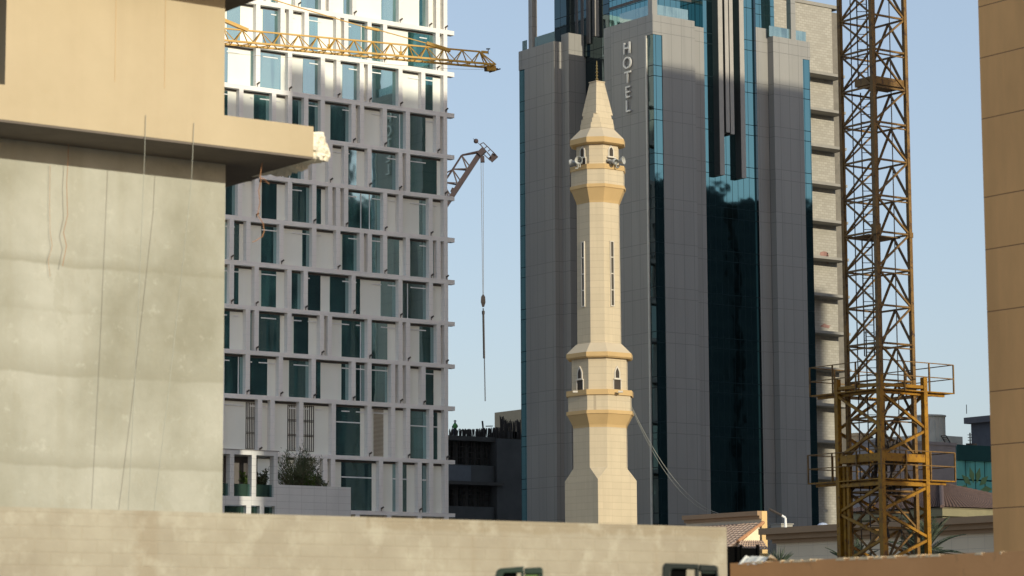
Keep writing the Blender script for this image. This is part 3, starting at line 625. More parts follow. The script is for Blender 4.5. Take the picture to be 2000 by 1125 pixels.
for f in ('right', 'left'):
    h = W(83.3)/2; z0, z1 = mz(597.5), mz(469.5); u = 0.0
    wn = fbox(MB(), f, h, u-.12, u+.12, z0+.05, z1-.05, .02, .05).build('slit_window', M['shaft_pane'], mn)
    m = MB(); fbox(m, f, h, u-.175, u-.115, z0, z1, 0, .09); fbox(m, f, h, u+.115, u+.175, z0, z1, 0, .09); fbox(m, f, h, u-.114, u+.114, z0, z0+.07, 0, .09); fbox(m, f, h, u-.114, u+.114, z1-.07, z1, 0, .09)
    for q in (.25, .5, .75): zq = z0+(z1-z0)*q; fbox(m, f, h, u-.114, u+.114, zq-.035, zq+.035, 0, .1)
    m.build('frame', M['win_white'], wn)
    for (Wp, ys, yb, ya, yt, ww) in ((82.5, 319.7, 305.5, 292, 282, .27), (107.5, 760, 739, 727, 713, .27)):
        h = W(Wp)/2; u = 0.02
        za, zc, ze, z9 = mz(ys, W(Wp)), mz(yb, W(Wp)), mz(ya, W(Wp)), mz(yt, W(Wp))
        def lanc(s_, o0, o1, zlo, zto):
            pts = [(-ww*s_, zlo), (ww*s_, zlo), (ww*s_, ze), (ww*s_*.72, ze+(zto-ze)*.45), (0, zto), (-ww*s_*.72, ze+(zto-ze)*.45), (-ww*s_, ze)]
            return [[facept(f, h, u+a, z, o0) for a, z in pts], [facept(f, h, u+a, z, o1) for a, z in pts]]
        wn = MB().loft(lanc(.62, .07, .085, zc+.07, z9-.16)).build('lancet_window', M['opening'], mn)
        MB().loft(lanc(1, .0, .07, zc, z9)).build('frame', M['win_white'], wn)
        m = MB(); fbox(m, f, h, u-ww*1.15, u+ww*1.15, za+.02, zc-.05, .004, .03); m.build('doorway', M['opening'], mn)
        m = MB(); fbox(m, f, h, u-ww*1.45, u+ww*1.45, zc-.06, zc+.005, .0, .13); fbox(m, f, h, u+ww*1.16, u+ww*1.4, za, zc-.061, 0, .06); fbox(m, f, h, u-ww*1.4, u-ww*1.16, za, zc-.061, 0, .06) if Wp > 100 else None
        m.build('door_lintel', M['win_white'], mn)
# loudspeakers
M['horn'] = plain('pale_grey_horn', (.45,.45,.42), .45, var=.05); M['horn_in'] = plain('horn_throat', (.12,.12,.12), .5)
def speaker(pos, d, label, r=.29):
    pos = Vector(pos); d = Vector(d).normalized(); a = d.cross(Vector((0,0,1))).normalized(); b = a.cross(d)
    t = thing('loudspeaker', pos, label, 'loudspeaker', 'loudspeakers on the upper balcony'); n_ = 14
    def rg(r_, x): return [pos + d*x + (a*math.cos(2*math.pi*i/n_) + b*math.sin(2*math.pi*i/n_))*r_ for i in range(n_)]
    MB().loft([rg(.09,-.32), rg(.10,-.1), rg(.15,.08), rg(.24,.24), rg(r,.36), rg(r*1.03,.37), rg(r*.97,.385), rg(.20,.24), rg(.10,.05)], cap=False).loft([rg(.11,-.55), rg(.11,-.3)]).build('horn', M['horn'], t, smooth=False)
    MB().loft([rg(.10,.04), rg(.10,.05)]).loft([rg(.07,.05), rg(.065,.2)]).build('throat', M['horn_in'], t)
    MB().bar(pos-d*.25-b*.1, pos-d*.25-b*.42, .06).bar(pos-d*.25-b*.42, pos-d*.05-b*.42, .06).build('bracket', M['horn'], t)
zc = mz(319.7, W(107))
v = pD(1132, 314, DM-1.75); speaker((v.x, v.y, v.z), -FH*.95-RH*.2+Vector((0,0,-.05)), 'pale horn loudspeaker facing the viewer on the left of the upper balcony')
v = pD(1122, 319, DM-1.5); speaker((v.x, v.y, zc+.16), -RH+FH*.1, 'small horn loudspeaker pointing left at the edge of the upper balcony', .2)
v = pD(1209, 315, DM-1.7); speaker((v.x, v.y, v.z), RH*.85-FH*.45+Vector((0,0,.1)), 'larger horn loudspeaker facing right on the upper balcony')
v = pD(1197, 318.5, DM-1.8); speaker((v.x, v.y, zc+.18), RH*.6-FH*.7+Vector((0,0,-.25)), 'grey horn loudspeaker lying low in front of the right doorway', .2)
for px, lab in ((1123.5, 'small white floodlight on the lower balcony edge below the left window'), (1212, 'small white floodlight on the lower balcony edge below the right window')):
    v = pD(px, 765, DM-2.3); t = thing('floodlight', v, lab, 'floodlight', 'floodlights on the lower balcony')
    MB().bar(v-RH*.17, v+RH*.17, .2, .13).build('housing', M['win_white'], t); MB().bar(v+FH*.1, v+FH*.35, .05).build('bracket', M['horn'], t)
def sag(a, b, s_, n_=14): return [a.lerp(b, i/n_) - Vector((0,0,s_*4*(i/n_)*(1-i/n_))) for i in range(n_+1)]
A, B = pD(1234, 795, 189.5), pD(1404, 1003, 187)
wire('strung_cable', sag(A, B, 1.45), .05, M['rope'], 'upper grey cable strung from the minaret balcony down behind the villa roof', 'cable', 'cables from the minaret')
wire('strung_cable', sag(pD(1234.5, 800, 189.5), pD(1400, 1004, 187), 1.62), .035, M['rope'], 'lower grey cable strung beside the other from the minaret balcony', 'cable', 'cables from the minaret')
# ================================================================== unfinished block-infill building right of the hotel
Yu = pD(1592, 500, 266).y
n = NT('grey_block_infill'); br = n.t.nodes.new('ShaderNodeTexBrick'); cbn = n.t.nodes.new('ShaderNodeCombineXYZ')
n.l(n.math('ADD', n.x, n.y), cbn.inputs[0]); n.l(n.z, cbn.inputs[1]); n.l(cbn.outputs[0], br.inputs['Vector'])
br.inputs['Scale'].default_value = 1; br.inputs['Brick Width'].default_value = .55; br.inputs['Row Height'].default_value = .26; br.inputs['Mortar Size'].default_value = .025
br.inputs['Color1'].default_value = (.44,.41,.35,1); br.inputs['Color2'].default_value = (.34,.315,.265,1); br.inputs['Mortar'].default_value = (.28,.26,.22,1)
f = n.noise(.5, 5, .6); c = n.mix(n.math('MULTIPLY', f, .5), br.outputs['Color'], (.36,.33,.28)); M['infill'] = n.set(c, .95)
M['raw_concrete'] = plain('raw_concrete', (.30,.28,.245), .9, var=.15, scale=.8)
M['red_stain'] = plain('red_stain', (.30,.17,.14), .9, var=.3, scale=2)
ub = thing('unfinished_building', (sX(1600, Yu), Yu, 0), 'unfinished concrete frame with grey block infill between the hotel and the crane mast', 'building')
xb0, xb1 = sX(1512, Yu), sX(1657, Yu); ztop_ = sZ(10, sX(1605, Yu), Yu)
MB().box(xb0, xb1-1.0, Yu, Yu+14, 0, ztop_).build('block_infill', M['infill'], ub)
MB().box(xb1-.999, xb1, Yu+.25, Yu+14, 0, ztop_-.3).build('corner_column', plain('grey_brown_concrete', (.20,.18,.15), .95, var=.2), ub)
for y_ in (147, 218, 288.5, 361, 433, 505, 577.5, 650, 720.5, 791, 862, 933):
    z_ = sZ(y_, sX(1605, Yu), Yu); MB().box(xb0, xb1-.9, Yu-1.7, Yu+.24, z_-.27, z_).build('slab_edge', M['raw_concrete'], ub)
MB().box(xb0-.1, xb1+.05, Yu-.12, Yu+14.1, ztop_, ztop_+.35).build('roof_edge', M['raw_concrete'], ub)
for px, y_, wd_, h_ in ((1614, 496, 1.4, .7), (1620, 505, .5, 1.3), (1614, 637, 1.8, .5)):
    xx = sX(px, Yu, 30); zz = sZ(y_, xx, Yu); random.seed(int(px+y_))
    MB().extr([Vector((xx+math.cos(a)*wd_*.5*random.uniform(.5,1.1), Yu-.012, zz+math.sin(a)*h_*.5*random.uniform(.5,1.1))) for a in [2*math.pi*i/14 for i in range(14)]], (0, .01, 0)).build('paint_stain', M['red_stain'], ub)
# ================================================================== dark concrete frame under construction between the towers
Yd = pD(940, 900, 290).y
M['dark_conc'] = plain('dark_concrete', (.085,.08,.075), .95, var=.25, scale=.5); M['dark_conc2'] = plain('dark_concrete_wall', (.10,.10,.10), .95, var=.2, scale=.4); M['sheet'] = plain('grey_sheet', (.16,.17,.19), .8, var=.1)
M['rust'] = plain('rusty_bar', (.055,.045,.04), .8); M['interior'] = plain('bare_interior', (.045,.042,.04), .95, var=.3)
ds = thing('construction_frame', (sX(940, Yd, 15), Yd, 0), 'dark concrete building under construction between the two towers', 'building')
dx = lambda px: sX(px, Yd, 15)
dz = lambda py: sZ(py, dx(940), Yd)
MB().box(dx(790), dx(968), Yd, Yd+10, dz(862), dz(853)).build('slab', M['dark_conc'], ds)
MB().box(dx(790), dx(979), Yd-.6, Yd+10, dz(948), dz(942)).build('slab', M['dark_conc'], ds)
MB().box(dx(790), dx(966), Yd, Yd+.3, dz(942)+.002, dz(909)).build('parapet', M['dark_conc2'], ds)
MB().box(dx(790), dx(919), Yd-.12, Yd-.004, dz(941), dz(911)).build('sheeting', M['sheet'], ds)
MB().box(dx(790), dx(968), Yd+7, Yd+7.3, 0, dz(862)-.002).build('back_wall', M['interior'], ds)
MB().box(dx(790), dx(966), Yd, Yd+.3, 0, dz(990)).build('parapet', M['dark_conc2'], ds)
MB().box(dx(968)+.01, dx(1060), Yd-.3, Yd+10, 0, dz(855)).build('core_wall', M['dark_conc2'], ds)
for px in (880, 902, 921, 938, 952): 
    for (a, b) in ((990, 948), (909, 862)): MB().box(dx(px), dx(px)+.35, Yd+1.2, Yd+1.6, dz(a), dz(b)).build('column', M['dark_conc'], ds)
m = MB(); random.seed(11)
for px in range(879, 968, 6): m.bar((dx(px), Yd+.6, dz(905)), (dx(px)+.05, Yd+.6, dz(863)), .06)
for py in (873, 884, 895): m.bar((dx(878), Yd+.55, dz(py)), (dx(962), Yd+.55, dz(py)), .06)
m.build('scaffold', M['rust'], ds); m = MB()
for px in range(880, 968, 9): m.bar((dx(px), Yd+.6, dz(989)), (dx(px)+.05, Yd+.6, dz(949)), .05)
for py in (957, 965, 975): m.bar((dx(878), Yd+.55, dz(py)), (dx(962), Yd+.55, dz(py+2)), .06)
m.build('scaffold', M['rust'], ds)
m = MB()
for i in range(260):
    px = random.uniform(878, 1025); 
    if px < 978: h_ = random.uniform(.6, .95); top_ = 838.5 - max(0, (px-930))*.08
    elif px < 985: top_ = random.uniform(812, 818)
    else: top_ = random.uniform(820, 828)
    yy = Yd + random.uniform(.1, 3); x_ = sX(px, yy, 15); m.bar((x_, yy, dz(854)), (x_+random.uniform(-.12,.12), yy, sZ(top_+random.uniform(-1.5,2), x_, yy)), .06)
m.bar((dx(951), Yd+.5, dz(853)), (dx(948), Yd+.5, dz(821)), .14).bar((dx(955), Yd+.5, dz(831)), (dx(968), Yd+.5, dz(830)), .1)
rb = m.build('rebar', M['rust'], ds); rb['kind'] = 'stuff'
for px, w_ in ((941, 2.2), (947, 1.6), (990, 1.5), (1003, 3), (1013, 2)): MB().box(dx(px), dx(px)+w_*.4, Yd+1, Yd+1.2, dz(852), dz(841) if px < 980 else dz(838)).build('formwork', M['dark_conc'], ds)
# worker on the slab
def person(base, h, face):
    t = thing('person', base, 'distant worker in a green vest among steel bars on the dark roof slab', 'person')
    me = bpy.data.meshes.new('body'); bm = bmesh.new(); B = Vector(base); R_ = RH; 
    P = {'pel': (0,.52), 'chest': (0,.74), 'neck': (0,.84), 'head': (0,.93), 'lk': (-.07,.27), 'lf': (-.08,.02), 'rk': (.07,.27), 'rf': (.09,.02), 'le': (-.17,.62), 'lh': (-.16,.46), 're': (.17,.63), 'rh': (.10,.52)}
    vv = {k: bm.verts.new(R_*a*h + Vector((0,0,b*h))) for k, (a, b) in P.items()}
    for a, b in (('pel','chest'),('chest','neck'),('neck','head'),('pel','lk'),('lk','lf'),('pel','rk'),('rk','rf'),('chest','le'),('le','lh'),('chest','re'),('re','rh')): bm.edges.new((vv[a], vv[b]))
    order = list(P); bm.to_mesh(me); bm.free()
    o = bpy.data.objects.new('body', me); C.objects.link(o)
    md = o.modifiers.new('skin', 'SKIN'); rad = {'pel': .09, 'chest': .11, 'neck': .045, 'head': .07, 'lk': .05, 'lf': .035, 'rk': .05, 'rf': .035, 'le': .04, 'lh': .028, 're': .04, 'rh': .028}
    for i, k in enumerate(order): me.skin_vertices[0].data[i].radius = (rad[k]*h, rad[k]*h); 
    me.skin_vertices[0].data[0].use_root = True
    o.modifiers.new('sub', 'SUBSURF').levels = 1
    dg = bpy.context.evaluated_depsgraph_get(); me2 = bpy.data.meshes.new_from_object(o.evaluated_get(dg)); me2.name = 'body'; bpy.data.objects.remove(o)
    me2.materials.clear(); me2.materials.append(plain('work_trousers', (.06,.06,.08), .9)); ob = bpy.data.objects.new('body', me2); C.objects.link(ob); ob.parent = t
    vz = lathe(B.x, B.y, [(.115*h, B.z+.5*h), (.13*h, B.z+.55*h), (.14*h, B.z+.74*h), (.09*h, B.z+.80*h)], 10).build('vest', plain('green_vest', (.14,.40,.12), .8), t)
    lathe(B.x, B.y, [(.09*h, B.z+.93*h), (.085*h, B.z+.98*h), (.04*h, B.z+1.02*h)], 10).build('helmet', plain('dark_helmet', (.08,.08,.09), .5), t)
pw = Vector((dx(898.5), Yd+.9, dz(853))); person(pw, 1.72, None)
# beige block far behind
M['beige'] = plain('beige_render', (.42,.335,.225), .9, var=.06); M['tan_far'] = plain('tan_far_render', (.60,.46,.30), .9, var=.06)
pf_ = pD(966, 806, 420); o = MB().box(pf_.x, pf_.x+30, pf_.y-20, pf_.y, 0, pf_.z).build('beige_building', M['beige'], base=(pf_.x, pf_.y, 0)); tag(o, 'plain beige building rising far behind the dark construction frame', 'building')
# ================================================================== tower crane jib crossing in front of the apartment tower
M['crane_y'] = plain('crane_yellow', (.52,.30,.055), .5, var=.12, scale=.8); M['steel'] = plain('steel_cable', (.20,.19,.18), .5)
JA = math.radians(66.4); JD = FH*math.cos(JA) + RH*math.sin(JA); JN = Vector((0,0,1)).cross(JD)   # JN points away from the camera
J0 = pD(661, 98.7, 209.4)
JW, JH, JP = 1.3, 1.12, 1.575
tc = thing('tower_crane', (J0.x-60*JD.x, J0.y-60*JD.y, 0), 'yellow lattice tower crane jib reaching across in front of the pale apartment tower', 'crane')
def jp(i, a, h): return J0 + JD*(i*JP) + JN*a + Vector((0,0,h))
Sd = 1 if JN.dot(FH) > 0 else -1
i0, i1 = -26, 8
m = MB(); m.bar(jp(i0, 0, 0), jp(i1+.65, 0, 0), .15, .15).build('bottom_chord', M['crane_y'], tc)
MB().bar(jp(i0, Sd*JW, 0), jp(i1+.65, Sd*JW, 0), .15, .15).build('bottom_chord', M['crane_y'], tc)
MB().bar(jp(i0, Sd*JW/2, JH), jp(i1, Sd*JW/2, JH), .12).build('top_chord', M['crane_y'], tc)
m = MB(); m2 = MB()
for i in range(i0, i1+1):
    for a in (0, Sd*JW):
        m.bar(jp(i, Sd*JW/2, JH), jp(i+.5, a, 0), .07)
        m.bar(jp(i, Sd*JW/2, JH), jp(i-.5, a, 0), .07)
    m2.bar(jp(i-.5, 0, 0), jp(i, Sd*JW, 0), .06).bar(jp(i, Sd*JW, 0), jp(i+.5, 0, 0), .06)
m.build('side_lacing', M['crane_y'], tc); m2.build('bottom_lacing', M['crane_y'], tc)
JM = J0 + JN*(Sd*JW/2)
def jv(px, py):
    r = F_PX*fw + (px-1000)*R2 + (562.5-py)*U2; k_ = (JM-EYE).dot(JN)/r.dot(JN); return EYE + r*k_
MB().bar(jv(879, 99), jv(833, 84.5), .32, .26).build('tie_bar', M['crane_y'], tc)
MB().bar(jv(833, 84.5), jv(740, 59), .07).bar(jv(714, 53.5), jv(535, 0), .07).bar(jv(535, 0), jv(200, -100), .07).build('pendant_rod', M['crane_y'], tc)
MB().bar(jv(740, 59), jv(714, 53.5), .2).build('pendant_link', M['crane_y'], tc)
MB().bar(jv(484, 59.5), jv(300, -18), .34, .26).build('tie_bar', M['crane_y'], tc)
for px, py in ((643, 76), (783, 90)): 
    v = jv(px, py); MB().bar(v, v-Vector((0,0,.5)), .07).bar(v-Vector((0,0,.45)), v-Vector((0,0,.85)), .26, .1).build('cable_pulley', M['crane_y'], tc)
MB().bar(jv(440, 104), jv(880, 134.5), .02).bar(jv(880, 134.5), jv(944, 136), .02).build('trolley_rope', M['steel'], tc)
e0 = jp(i1, 0, 0)
m = MB(); m.bar(jp(i1, Sd*JW/2, JH), jp(i1+.75, 0, 0), .1).bar(jp(i1, Sd*JW/2, JH), jp(i1+.75, Sd*JW, 0), .1).bar(jp(i1+.65, 0, 0), jp(i1+.65, Sd*JW, 0), .15).bar(jp(i1+.45, Sd*JW/2, JH), jp(i1+.1, Sd*JW/2, JH), .18)
m.build('jib_tip', M['crane_y'], tc)
MB().bar(jv(953.5, 106), jv(953.5, 96), .05).bar(jv(950, 95.5), jv(957, 95.5), .12, .08).build('aviation_lamp', M['rust'], tc)
m = MB(); v = jv(957, 131); m.bar(v-JD*.35-Vector((0,0,.15)), v+JD*.45-Vector((0,0,.1)), .5, .42); m.build('trolley', M['crane_y'], tc)
MB().bar(jv(948, 136.5), jv(972, 134), .12, .1).bar(jv(956, 141), jv(977, 134.5), .14, .1).bar(jv(948, 131), jv(949, 139), .2).build('trolley_rail', M['rust'], tc)
# ================================================================== luffing crane behind the tower
lc0 = pD(760, 575, 380); DL = 380
M['crane_dark'] = plain('brown_crane_steel', (.06,.042,.042), .6)
lc = thing('luffing_crane', (lc0.x, lc0.y, 0), 'dark red-brown luffing crane boom tip with hanging ropes beside the apartment tower', 'crane')
L_ = lambda px, py, o_=0: pD(px, py, DL+o_)
zz_ = lambda x, y: (860+x/7.03, 240+y/7.03)
MB().bar(L_(790, 524), L_(*zz_(530,440)), .75, .7).build('boom_chord', M['crane_dark'], lc)
m = MB()
for o_ in (-.5, .5):
    pts = [L_(*zz_(-60,980), o_), L_(*zz_(170,640), o_), L_(*zz_(295,445), o_), L_(*zz_(540,398+o_*16), o_)]
    m.path(pts, .30, 5)
m.build('upper_chord', M['crane_dark'], lc)
m = MB()
for o_ in (-.5, .5):
    for a, b in (((295,450),(370,645)),((295,450),(410,605)),((170,640),(235,845)),((170,640),(280,800)),((170,635),(365,640+o_*20)),((170,640),(0,730)),((40,815),(235,840+o_*25)),((40,830),(140,1000)),((60,830),(110,1010))): m.bar(L_(*zz_(*a), o_), L_(*zz_(*b), o_*.6), .17)
m.build('boom_lacing', M['crane_dark'], lc)
MB().bar(L_(*zz_(530,440)), L_(*zz_(600,370)), 1.3, .8).bar(L_(*zz_(575,460)), L_(*zz_(580,540)), .8, .6).build('boom_head', M['crane_dark'], lc)
m = MB()
for o_ in (-.4, .4):
    m.bar(L_(*zz_(545,295), o_), L_(*zz_(710,480), o_), .14).bar(L_(*zz_(590,270), o_), L_(*zz_(765,440), o_), .12).bar(L_(*zz_(595,430), o_), L_(*zz_(685,515), o_), .12)
    for a, b in (((545,295),(590,270)),((600,355),(645,318)),((655,390),(690,360)),((700,445),(735,400)),((590,425),(600,350))): m.bar(L_(*zz_(*a), o_), L_(*zz_(*b), o_), .11)
m.bar(L_(*zz_(685,515)), L_(*zz_(768,440)), .4, .8).build('walkway', M['crane_dark'], lc)
v = L_(*zz_(490,250)); m = MB(); m.bar(L_(*zz_(450,215)), L_(*zz_(590,340)), .07).build('lamp_rod', M['crane_dark'], lc)
lathe(v.x, v.y, [(.05,v.z-.36),(.28,v.z-.25),(.36,v.z),(.28,v.z+.25),(.05,v.z+.36)]).build('aviation_lamp', M['crane_dark'], lc)
MB().bar(L_(*zz_(150,915)), L_(*zz_(205,940)), .6).build('winch', M['crane_dark'], lc)
m = MB(); m.bar(L_(939.5, 318), L_(943, 578), .05).bar(L_(943.5, 318), L_(944.5, 578), .05); m.build('hoist_rope', M['steel'], lc)
v = L_(943.7, 590); m = MB(); m.loft([[v+RH*a*q+FH*b*q+Vector((0,0,z)) for a, b in ((-1,-1),(1,-1),(1,1),(-1,1))] for q, z in ((.08, 1.1),(.3, .7),(.34,0),(.14,-.7))]).build('hook_block', M['rust'], lc)
MB().bar(L_(943.7,602), L_(944,612), .12).bar(L_(944, 607), L_(944, 614), .3).build('hook', M['rust'], lc)
m = MB(); m.bar(L_(944, 614), L_(945.5, 700), .22).bar(L_(945.5, 700), L_(947, 783), .05).bar(L_(944.5, 614), L_(948.5, 783), .05).bar(L_(946.5, 783), L_(949, 783), .05).build('lifting_sling', M['rust'], lc)
# ================================================================== crane mast on the right
M['mast'] = plain('mast_brown_yellow', (.20,.112,.034), .55, var=.3, scale=2); M['mast_y'] = plain('mast_bright_yellow', (.315,.152,.012), .5, var=.3, scale=2.2)
K0 = pD(1713, 520, 100); WM = 1.76; X0, Y0 = K0.x, K0.y
for nm_, rc in (('mast', (.07,.035,.018)), ('mast_y', (.13,.055,.015))):
    q = M[nm_]; t_ = q.node_tree; pb_ = t_.nodes['Principled BSDF']; src = pb_.inputs['Base Color'].links[0].from_socket
    ns_ = t_.nodes.new('ShaderNodeTexNoise'); ns_.inputs['Scale'].default_value = 5; ns_.inputs['Detail'].default_value = 6; ns_.inputs['Roughness'].default_value = .7
    ge_ = t_.nodes.new('ShaderNodeNewGeometry'); t_.links.new(ge_.outputs['Position'], ns_.inputs['Vector'])
    rp_ = t_.nodes.new('ShaderNodeValToRGB'); rp_.color_ramp.elements[0].position = .52; rp_.color_ramp.elements[1].position = .64; t_.links.new(ns_.outputs['Fac'], rp_.inputs[0])
    mx_ = t_.nodes.new('ShaderNodeMix'); mx_.data_type = 'RGBA'; t_.links.new(rp_.outputs[0], mx_.inputs[0]); t_.links.new(src, mx_.inputs[6]); mx_.inputs[7].default_value = (*rc, 1); t_.links.new(mx_.outputs[2], pb_.inputs['Base Color'])
km = thing('crane_mast', (X0+WM/2, Y0+WM/2, 0), 'tall lattice crane mast with yellow base frame, ladder and two railed platforms', 'crane')
km_z = lambda py: sZ(py, X0, Y0)
corners = [(X0, Y0), (X0+WM, Y0), (X0+WM, Y0+WM), (X0, Y0+WM)]
for i, (a, b) in enumerate(corners):
    MB().box(a-.075, a+.075, b-.075, b+.075, 0, 42).build('chord', M['mast'], km)
zn = [km_z(y) for y in (26.7-72, 26.7, 94, 167, 236, 309, 380, 451, 522, 594.5, 668.5, 741, 813, 886, 958, 1030)]
stp = zn[0]-zn[1]
for _ in range(6): zn.insert(0, zn[0]+1.39)
zn += [zn[-1]-1.39*i for i in range(1, 5)]
zn = [z for z in zn if z > .3]
zn.sort(reverse=True)
md_ = {0: MB(), 1: MB(), 2: MB(), 3: MB()}
for k in range(len(zn)):
    z = zn[k]; mh = MB()
    for i in range(4):
        p, q = corners[i], corners[(i+1) % 4]
        mh.bar((*p, z), (*q, z), .07)
        mh.bar((*p, z-.16), (*q, z-.16), .05) if i in (0, 3) and k % 2 == 0 else None
        if k+1 < len(zn):
            z2 = zn[k+1]
            if i == 3: md_[i].bar((*p, z), (*q, z2), .065).bar((*q, z), (*p, z2), .065)
            elif i == 1:
                mid = ((p[0]+q[0])/2, (p[1]+q[1])/2); md_[i].bar((*mid, z), (*p, z2), .075).bar((*mid, z), (*q, z2), .075)
            elif i == 2: md_[i].bar((*p, z), (*q, z2), .06)
            else: md_[i].bar((*p, z), (*q, z2), .07) if k % 2 == 0 else md_[i].bar((*q, z), (*p, z2), .07)
    mh.build('horizontal_bracing', M['mast'], km)
for i in range(4): md_[i].build('diagonal_bracing', M['mast'], km)
# ladder and feed cable inside
m = MB(); lx, ly = X0+.25, Y0+1.05
for (za, zb_, o_) in ((0, km_z(640), 0.1), (km_z(690), km_z(460), .0), (km_z(455), km_z(170), .1), (km_z(160), 42, .0)):
    m.bar((lx+o_, ly, za), (lx+o_, ly, zb_), .035).bar((lx+o_+.33, ly-.2, za), (lx+o_+.33, ly-.2, zb_), .035)
    z = za
    while z < zb_: m.bar((lx+o_, ly, z), (lx+o_+.33, ly-.2, z), .025); z += .3
m.build('ladder', M['rust'], km)
m = MB(); m.bar((X0+.3, Y0+1.5, 0), (X0+.35, Y0+1.5, 42), .03).bar((X0+1.45, Y0+.5, 0), (X0+1.45, Y0+.5, 42), .03).build('power_cable', M['rust'], km)
# small landing, joint collar
z = km_z(160); MB().box(X0+.05, X0+WM+.02, Y0+.02, Y0+1.05, z-.03, z+.27).build('landing', M['mast'], km)
z = km_z(452); m = MB(); m.box(X0-.13, X0+.13, Y0-.13, Y0+.13, z-.1, z+.3).box(X0+WM-.1, X0+WM+.1, Y0-.1, Y0+.1, z-.1, z+.1).box(X0+.1, X0+WM, Y0+.5, Y0+WM, z-.06, z-.02); m.build('joint_collar', M['mast'], km)
# outer base frame
WO = 2.32; q_ = (WO-WM)/2; oc = [(X0-q_, Y0-q_), (X0+WM+q_, Y0-q_), (X0+WM+q_, Y0+WM+q_), (X0-q_, Y0+WM+q_)]
zo1 = km_z(733)
for a, b in oc: MB().box(a-.095, a+.095, b-.095, b+.095, 0, zo1).build('base_post', M['mast_y'], km)
for py, t_ in ((752, .12), (893, .30), (945, .12)):
    m = MB()
    for i in range(4): m.bar((*oc[i], km_z(py)), (*oc[(i+1)%4], km_z(py)), .12, t_)
    m.build('base_beam', M['mast_y'], km)
lv = [km_z(752), km_z(830), km_z(893)]; lv2 = [km_z(950), km_z(1045), km_z(1140)]
m = MB()
for i in range(4):
    p, q = oc[i], oc[(i+1)%4]
    seg = ((766, 833, 0), (838, 888, 1), (950, 996, 1), (1000, 1048, 0), (1053, 1100, 1))
    for a, b, r in seg:
        u, v = (p, q) if (r == 0) else (q, p)
        if i == 0: u, v = (p, q) if r == 0 else (q, p)
        m.bar((*u, km_z(a)), (*v, km_z(b)), .10)
m.build('base_bracing', M['mast_y'], km)
# bits of hydraulic gear inside the base
m = MB(); m.bar((X0+1.0, Y0+.9, km_z(1000)), (X0+1.0, Y0+.9, km_z(815)), .16).bar((X0+1.35, Y0+.75, km_z(960)), (X0+1.2, Y0+.8, km_z(860)), .1).bar((X0+.8, Y0+1.2, km_z(930)), (X0+.95, Y0+1.1, km_z(800)), .12).bar((X0+.9, Y0+.9, km_z(1010)), (X0+1.6, Y0+.9, km_z(1010)), .2)
m.build('hydraulic_jack', M['rust'], km)
random.seed(21); m = MB()
for k in range(14):
    a = Vector((X0+random.uniform(.3, 1.6), Y0+random.uniform(.4, 1.5), km_z(random.uniform(830, 1010)))); m.bar(a, a+Vector((random.uniform(-.35,.35), random.uniform(-.3,.3), random.uniform(-.9,.9))), random.uniform(.03,.09))
m.box(X0+.75, X0+1.25, Y0+.7, Y0+1.1, km_z(905), km_z(870)); m.bar((X0+.3, Y0+.9, km_z(960)), (X0+1.6, Y0+.9, km_z(855)), .07); m.build('climbing_gear', M['rust'], km)
for za_ in (km_z(1000), km_z(935)): MB().box(X0+.2, X0+WM-.1, Y0+.3, Y0+WM-.1, za_, za_+.06).build('inner_deck', M['mast'], km)
for o_ in (.22, .44): MB().box(oc[3][0]+.02, oc[3][0]+.12, oc[3][1]-o_-.06, oc[3][1]-o_+.06, 0, km_z(905)).build('side_post', M['mast_y'], km)
def platform(py, side_r, side_l):
    z = km_z(py); c0 = (X0-q_-.1, Y0-q_-.1); x1 = sX(side_r, c0[1], z); y1 = sY(side_l, c0[0], z)
    wd_ = .75
    m = MB(); m.box(c0[0], x1, c0[1], c0[1]+wd_, z, z+.045).box(c0[0], c0[0]+wd_, c0[1]+wd_+.001, y1, z, z+.045).box(c0[0]+wd_+.001, x1, y1-wd_, y1, z, z+.045).box(x1-wd_, x1, c0[1]+wd_+.001, y1-wd_-.001, z, z+.045)
    m.bar((c0[0]+.2, c0[1]+.25, z-.07), (x1-.3, c0[1]+.25, z-.07), .1).bar((c0[0]+.25, c0[1]+.2, z-.07), (c0[0]+.25, y1-.2, z-.07), .1)
    pl = m.build('platform', M['mast_y'], km)
    m = MB(); cs = [c0, (x1, c0[1]), (x1, y1), (c0[0], y1)]
    for i in range(4):
        p, q = Vector((*cs[i], z)), Vector((*cs[(i+1)%4], z))
        for h_ in (.58, 1.12): m.bar(p+Vector((0,0,h_)), q+Vector((0,0,h_)), .035)
        nn = 3
        for j in range(nn): v = p.lerp(q, j/nn); m.bar(v, v+Vector((0,0,1.12)), .05)
    m.build('railing', M['mast'], pl)
platform(762, 1863, 1582); platform(937, 1866, 1579)
# ================================================================== villa behind the low wall
Xv = pD(1481, 1034, 140).x + .75; Yv1 = pD(1481, 1034, 140).y - .55
M['villa_wall'] = jointed('villa_stone', (.74,.62,.46), (.6,.5,.38), (0,), .55, 1.1, wid=.025, var=.05, rough=.85, bandvar=.1)
M['cornice'] = plain('brown_cornice', (.34,.225,.135), .8, var=.07); M['yellow_render'] = plain('yellow_render', (.66,.46,.22), .85, var=.06)
n = NT('clay_tile'); wn_ = n.noise(6, 3, .6); M['tile'] = n.set(n.ramp(wn_, [(.3, (.40,.285,.21)), (.7, (.58,.43,.33))]), .85)
M['tile_dark'] = plain('brown_roof_tile', (.125,.085,.075), .75, var=.25, scale=3); M['ridge'] = plain('orange_ridge_tile', (.46,.235,.12), .85, var=.15, scale=3)
vl = thing('villa', (Xv, Yv1, 0), 'beige villa wall with brown stepped cornice running behind the crane mast', 'building')
vz_ = lambda py, px=1484: sZ(py, Xv, sY(px, Xv, 6))
yN = sY(2100, Xv, 6)
